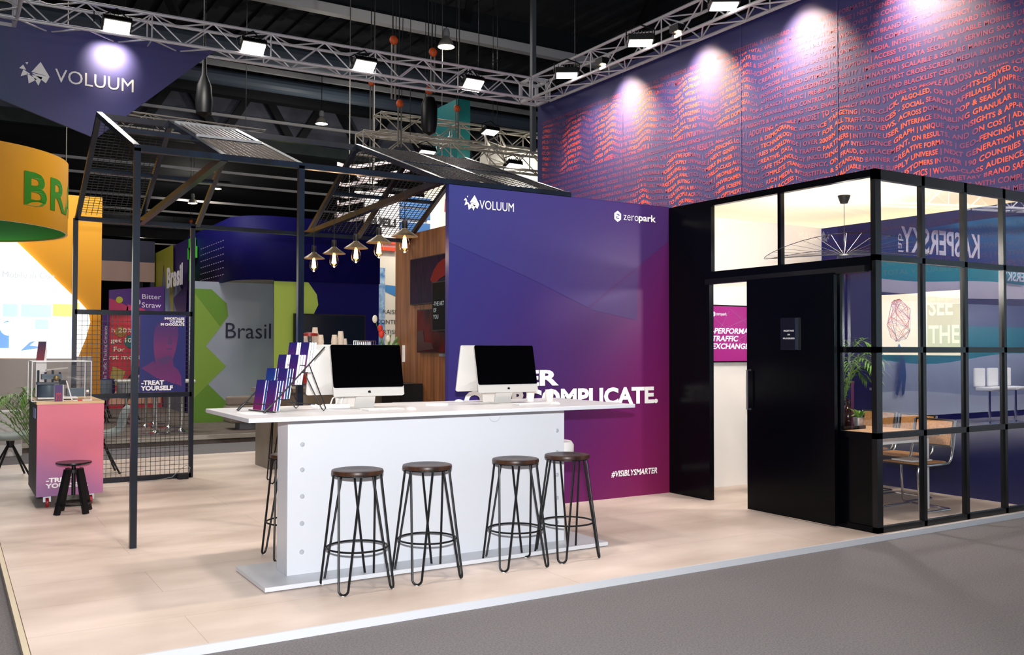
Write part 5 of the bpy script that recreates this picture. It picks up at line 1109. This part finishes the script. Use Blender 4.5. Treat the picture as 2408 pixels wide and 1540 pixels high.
wt_ = thing('white_tower', 'bright white rounded tower behind the house frame right end', 'tower', (13.1, 22, -.045))
MB().lathe([(0, 0), (.85, 0), (.85, 6.75), (.78, 6.88), (0, 6.9)], (13.2, 21.6, .1), 32).build('drum', mat('bright_white_tower', 'f6f0e2', .5), wt_, True)
wr = tag(MB().tube([(14.25, 21.6, 6.6), (14.7, 21.6, 6.5), (15.1, 21.6, 6.2), (15.3, 21.6, 5.7), (15.35, 21.6, .1)], .16, 10).build('curved_rail', mat('cream_rail', 'e6dcc4', .5), None, True), 'curved cream rail between white tower and lettered wall', 'rail')
area('tower_light', (13.0, 19.6, 6.2), (13.1, 21.5, 5.2), 60, .6, .3, (1, .97, .9))
area('cream_stand_light', (10.6, 21.4, 6.0), (10.8, 23, 4), 70, .6, .3, (1, .97, .9))
sc_ = thing('slatted_canopy', 'curved white slat canopy hanging left of the striped wall', 'canopy', (10.6, 26, 5.4))
for k, (xa, za, xb, zb) in enumerate([(9.87, 7.05, 12.4, 7.5), (10.5, 6.78, 12.2, 7.1), (9.94, 6.47, 11.6, 6.86), (10.0, 6.15, 11.5, 6.45), (9.88, 5.9, 11.4, 6.22), (9.88, 5.55, 11.0, 5.8), (9.88, 5.3, 10.9, 5.55)]):
    P = [(xa + (xb - xa) * q / 10, 26 + 1.4 * math.sin(q / 10 * PI), za + (zb - za) * (1 - (1 - q / 10) ** 1.6)) for q in range(11)]; s_ = MB()
    s_.strip([(x, y, z - .055) for x, y, z in P], [(x, y, z + .055) for x, y, z in P]); s_.build('slat', mat('white_slat', 'cfc4c4', .5), sc_, solid=.05)
for x in (10.35, 11.15): MB().tube([(x, 26.3, 5.3), (x, 26.3, 13)], .015, 5).build('hanging_wire', CHN, sc_)

# ------------------------------------------------------------------ teal and navy stand across the front aisle, seen in the room's glass
op = thing('exhibition_stand', 'navy and teal exhibition stand across the aisle, seen mirrored in the room glass', 'exhibition stand', (17, -1.3, -.045))
FY = -1.0
def opp(nm, top, bot, m, y=FY):
    P = [(x, y, z) for x, z in top] + [(x, y, z) for x, z in reversed(bot)]; MB().prism(P, (0, -.06, 0)).build(nm, m, op)
def wv(xs_, f): return [(x, f(x)) for x in xs_]
XS = [10.5 + .5 * i for i in range(34)]
opp('navy_fascia', wv(XS, lambda x: 3.68 + .18 * min(max(x - 15, -2), 6) - .02 * max(x - 17.5, 0) ** 1.2), wv(XS, lambda x: 3.28 + .08 * math.sin(x * .8 - 2.6)), grad_mat('navy_blue_fascia', [(0, '1d6080'), (1, '15204e')], (0, 0, -1), (0, 0, 4.3), 1.0, .5))
opp('teal_band', wv(XS, lambda x: 3.28 + .08 * math.sin(x * .8 - 2.6)), wv(XS, lambda x: 2.92 + .05 * math.sin(x * 1.1)), mat('teal_band', '1f8a90', .5))
opp('grey_band', wv(XS, lambda x: 2.92 + .05 * math.sin(x * 1.1)), wv(XS, lambda x: 2.62 + .03 * math.sin(x)), mat('pale_grey_band', 'c9c4d2', .5))
opp('print_wall', wv(XS, lambda x: 2.1), wv(XS, lambda x: .1), mat('teal_wall_print', '1d6f78', .5), -2.6)
opp('grey_wave', wv(XS, lambda x: 1.35 + .12 * math.sin(x * .9 + .5)), wv(XS, lambda x: .55 + .1 * math.sin(x * .8)), mat('grey_wave', '8d98aa', .5), -2.55)
opp('lower_wave', wv(XS, lambda x: .55 + .1 * math.sin(x * .8)), wv(XS, lambda x: .1), mat('pale_wave', 'b4bccb', .5), -2.52)
opp('back_wall', wv(XS, lambda x: 2.62), wv(XS, lambda x: 2.1), mat('slate_back', '4c5872', .5), -2.6)
letters('lettering_print', 'KASPERSKY', mat('pale_lettering', 'd8d4e4', .5), op, (18.1, FY, 3.42), NX, Z, 2.55, .5, 'b', lift=.01)
letters('lettering_print', 'lab', mat('pale_lettering', 'd8d4e4', .5), op, (15.45, FY, 3.42), Z, X, .35, .16, 'r', lift=.01)
letters('lettering_print', 'KASPERSKY', mat('pale_lettering', 'd8d4e4', .5), op, (20.3, FY, 3.0), NX, Z, 1.5, .2, 'b', lift=.07)
FIG = mat('figure_print', '2e4a6c', .5); FIGR = mat('figure_red_print', '7a2a44', .5)
for k, x in enumerate((14.6, 15.9, 16.8, 17.6)):
    flat([[(x, .55), (x + .08, .6), (x + .16, 1.0), (x + .1, 1.35), (x - .06, 1.35), (x - .1, 1.0), (x - .22, .6), (x - .14, .56), (x, .9)], disc(x, 1.45, .08, 12)], (0, -2.5, 0), X, Z, -.03).build('figure_print', FIG if k % 2 else FIGR, op)
truss('lattice_truss', (13.5, -.7, 4.35), (24, -.7, 4.95), 'silver lattice truss over the stand across the aisle, seen mirrored in the room glass', .4, .7, TRUSSM, .03)
for x in (12.0, 24.5): MB().box(x, -2.5, -.045, x + .2, -2.3, 3.4).build('post', GREY, op)
for k, x in enumerate((19.4, 19.9, 20.4)):
    o = thing('white_bar_chair', f'white bar chair at the mirrored stand, {["nearest","middle","farthest"][k]} of three', 'chair', (x, -1.6, -.045), 0, 'white bar chairs across the aisle')
    MB().lathe([(0, 0), (.2, 0), (.03, .03), (.03, .7), (0, .7)], (x, -1.6, -.045), 16).build('pole', CHROME, o, True); MB().box(x - .2, -1.8, .66, x + .2, -1.4, .74).box(x - .2, -1.85, .74, x + .2, -1.8, 1.15).build('seat', WPRINT, o, bevel=.03)
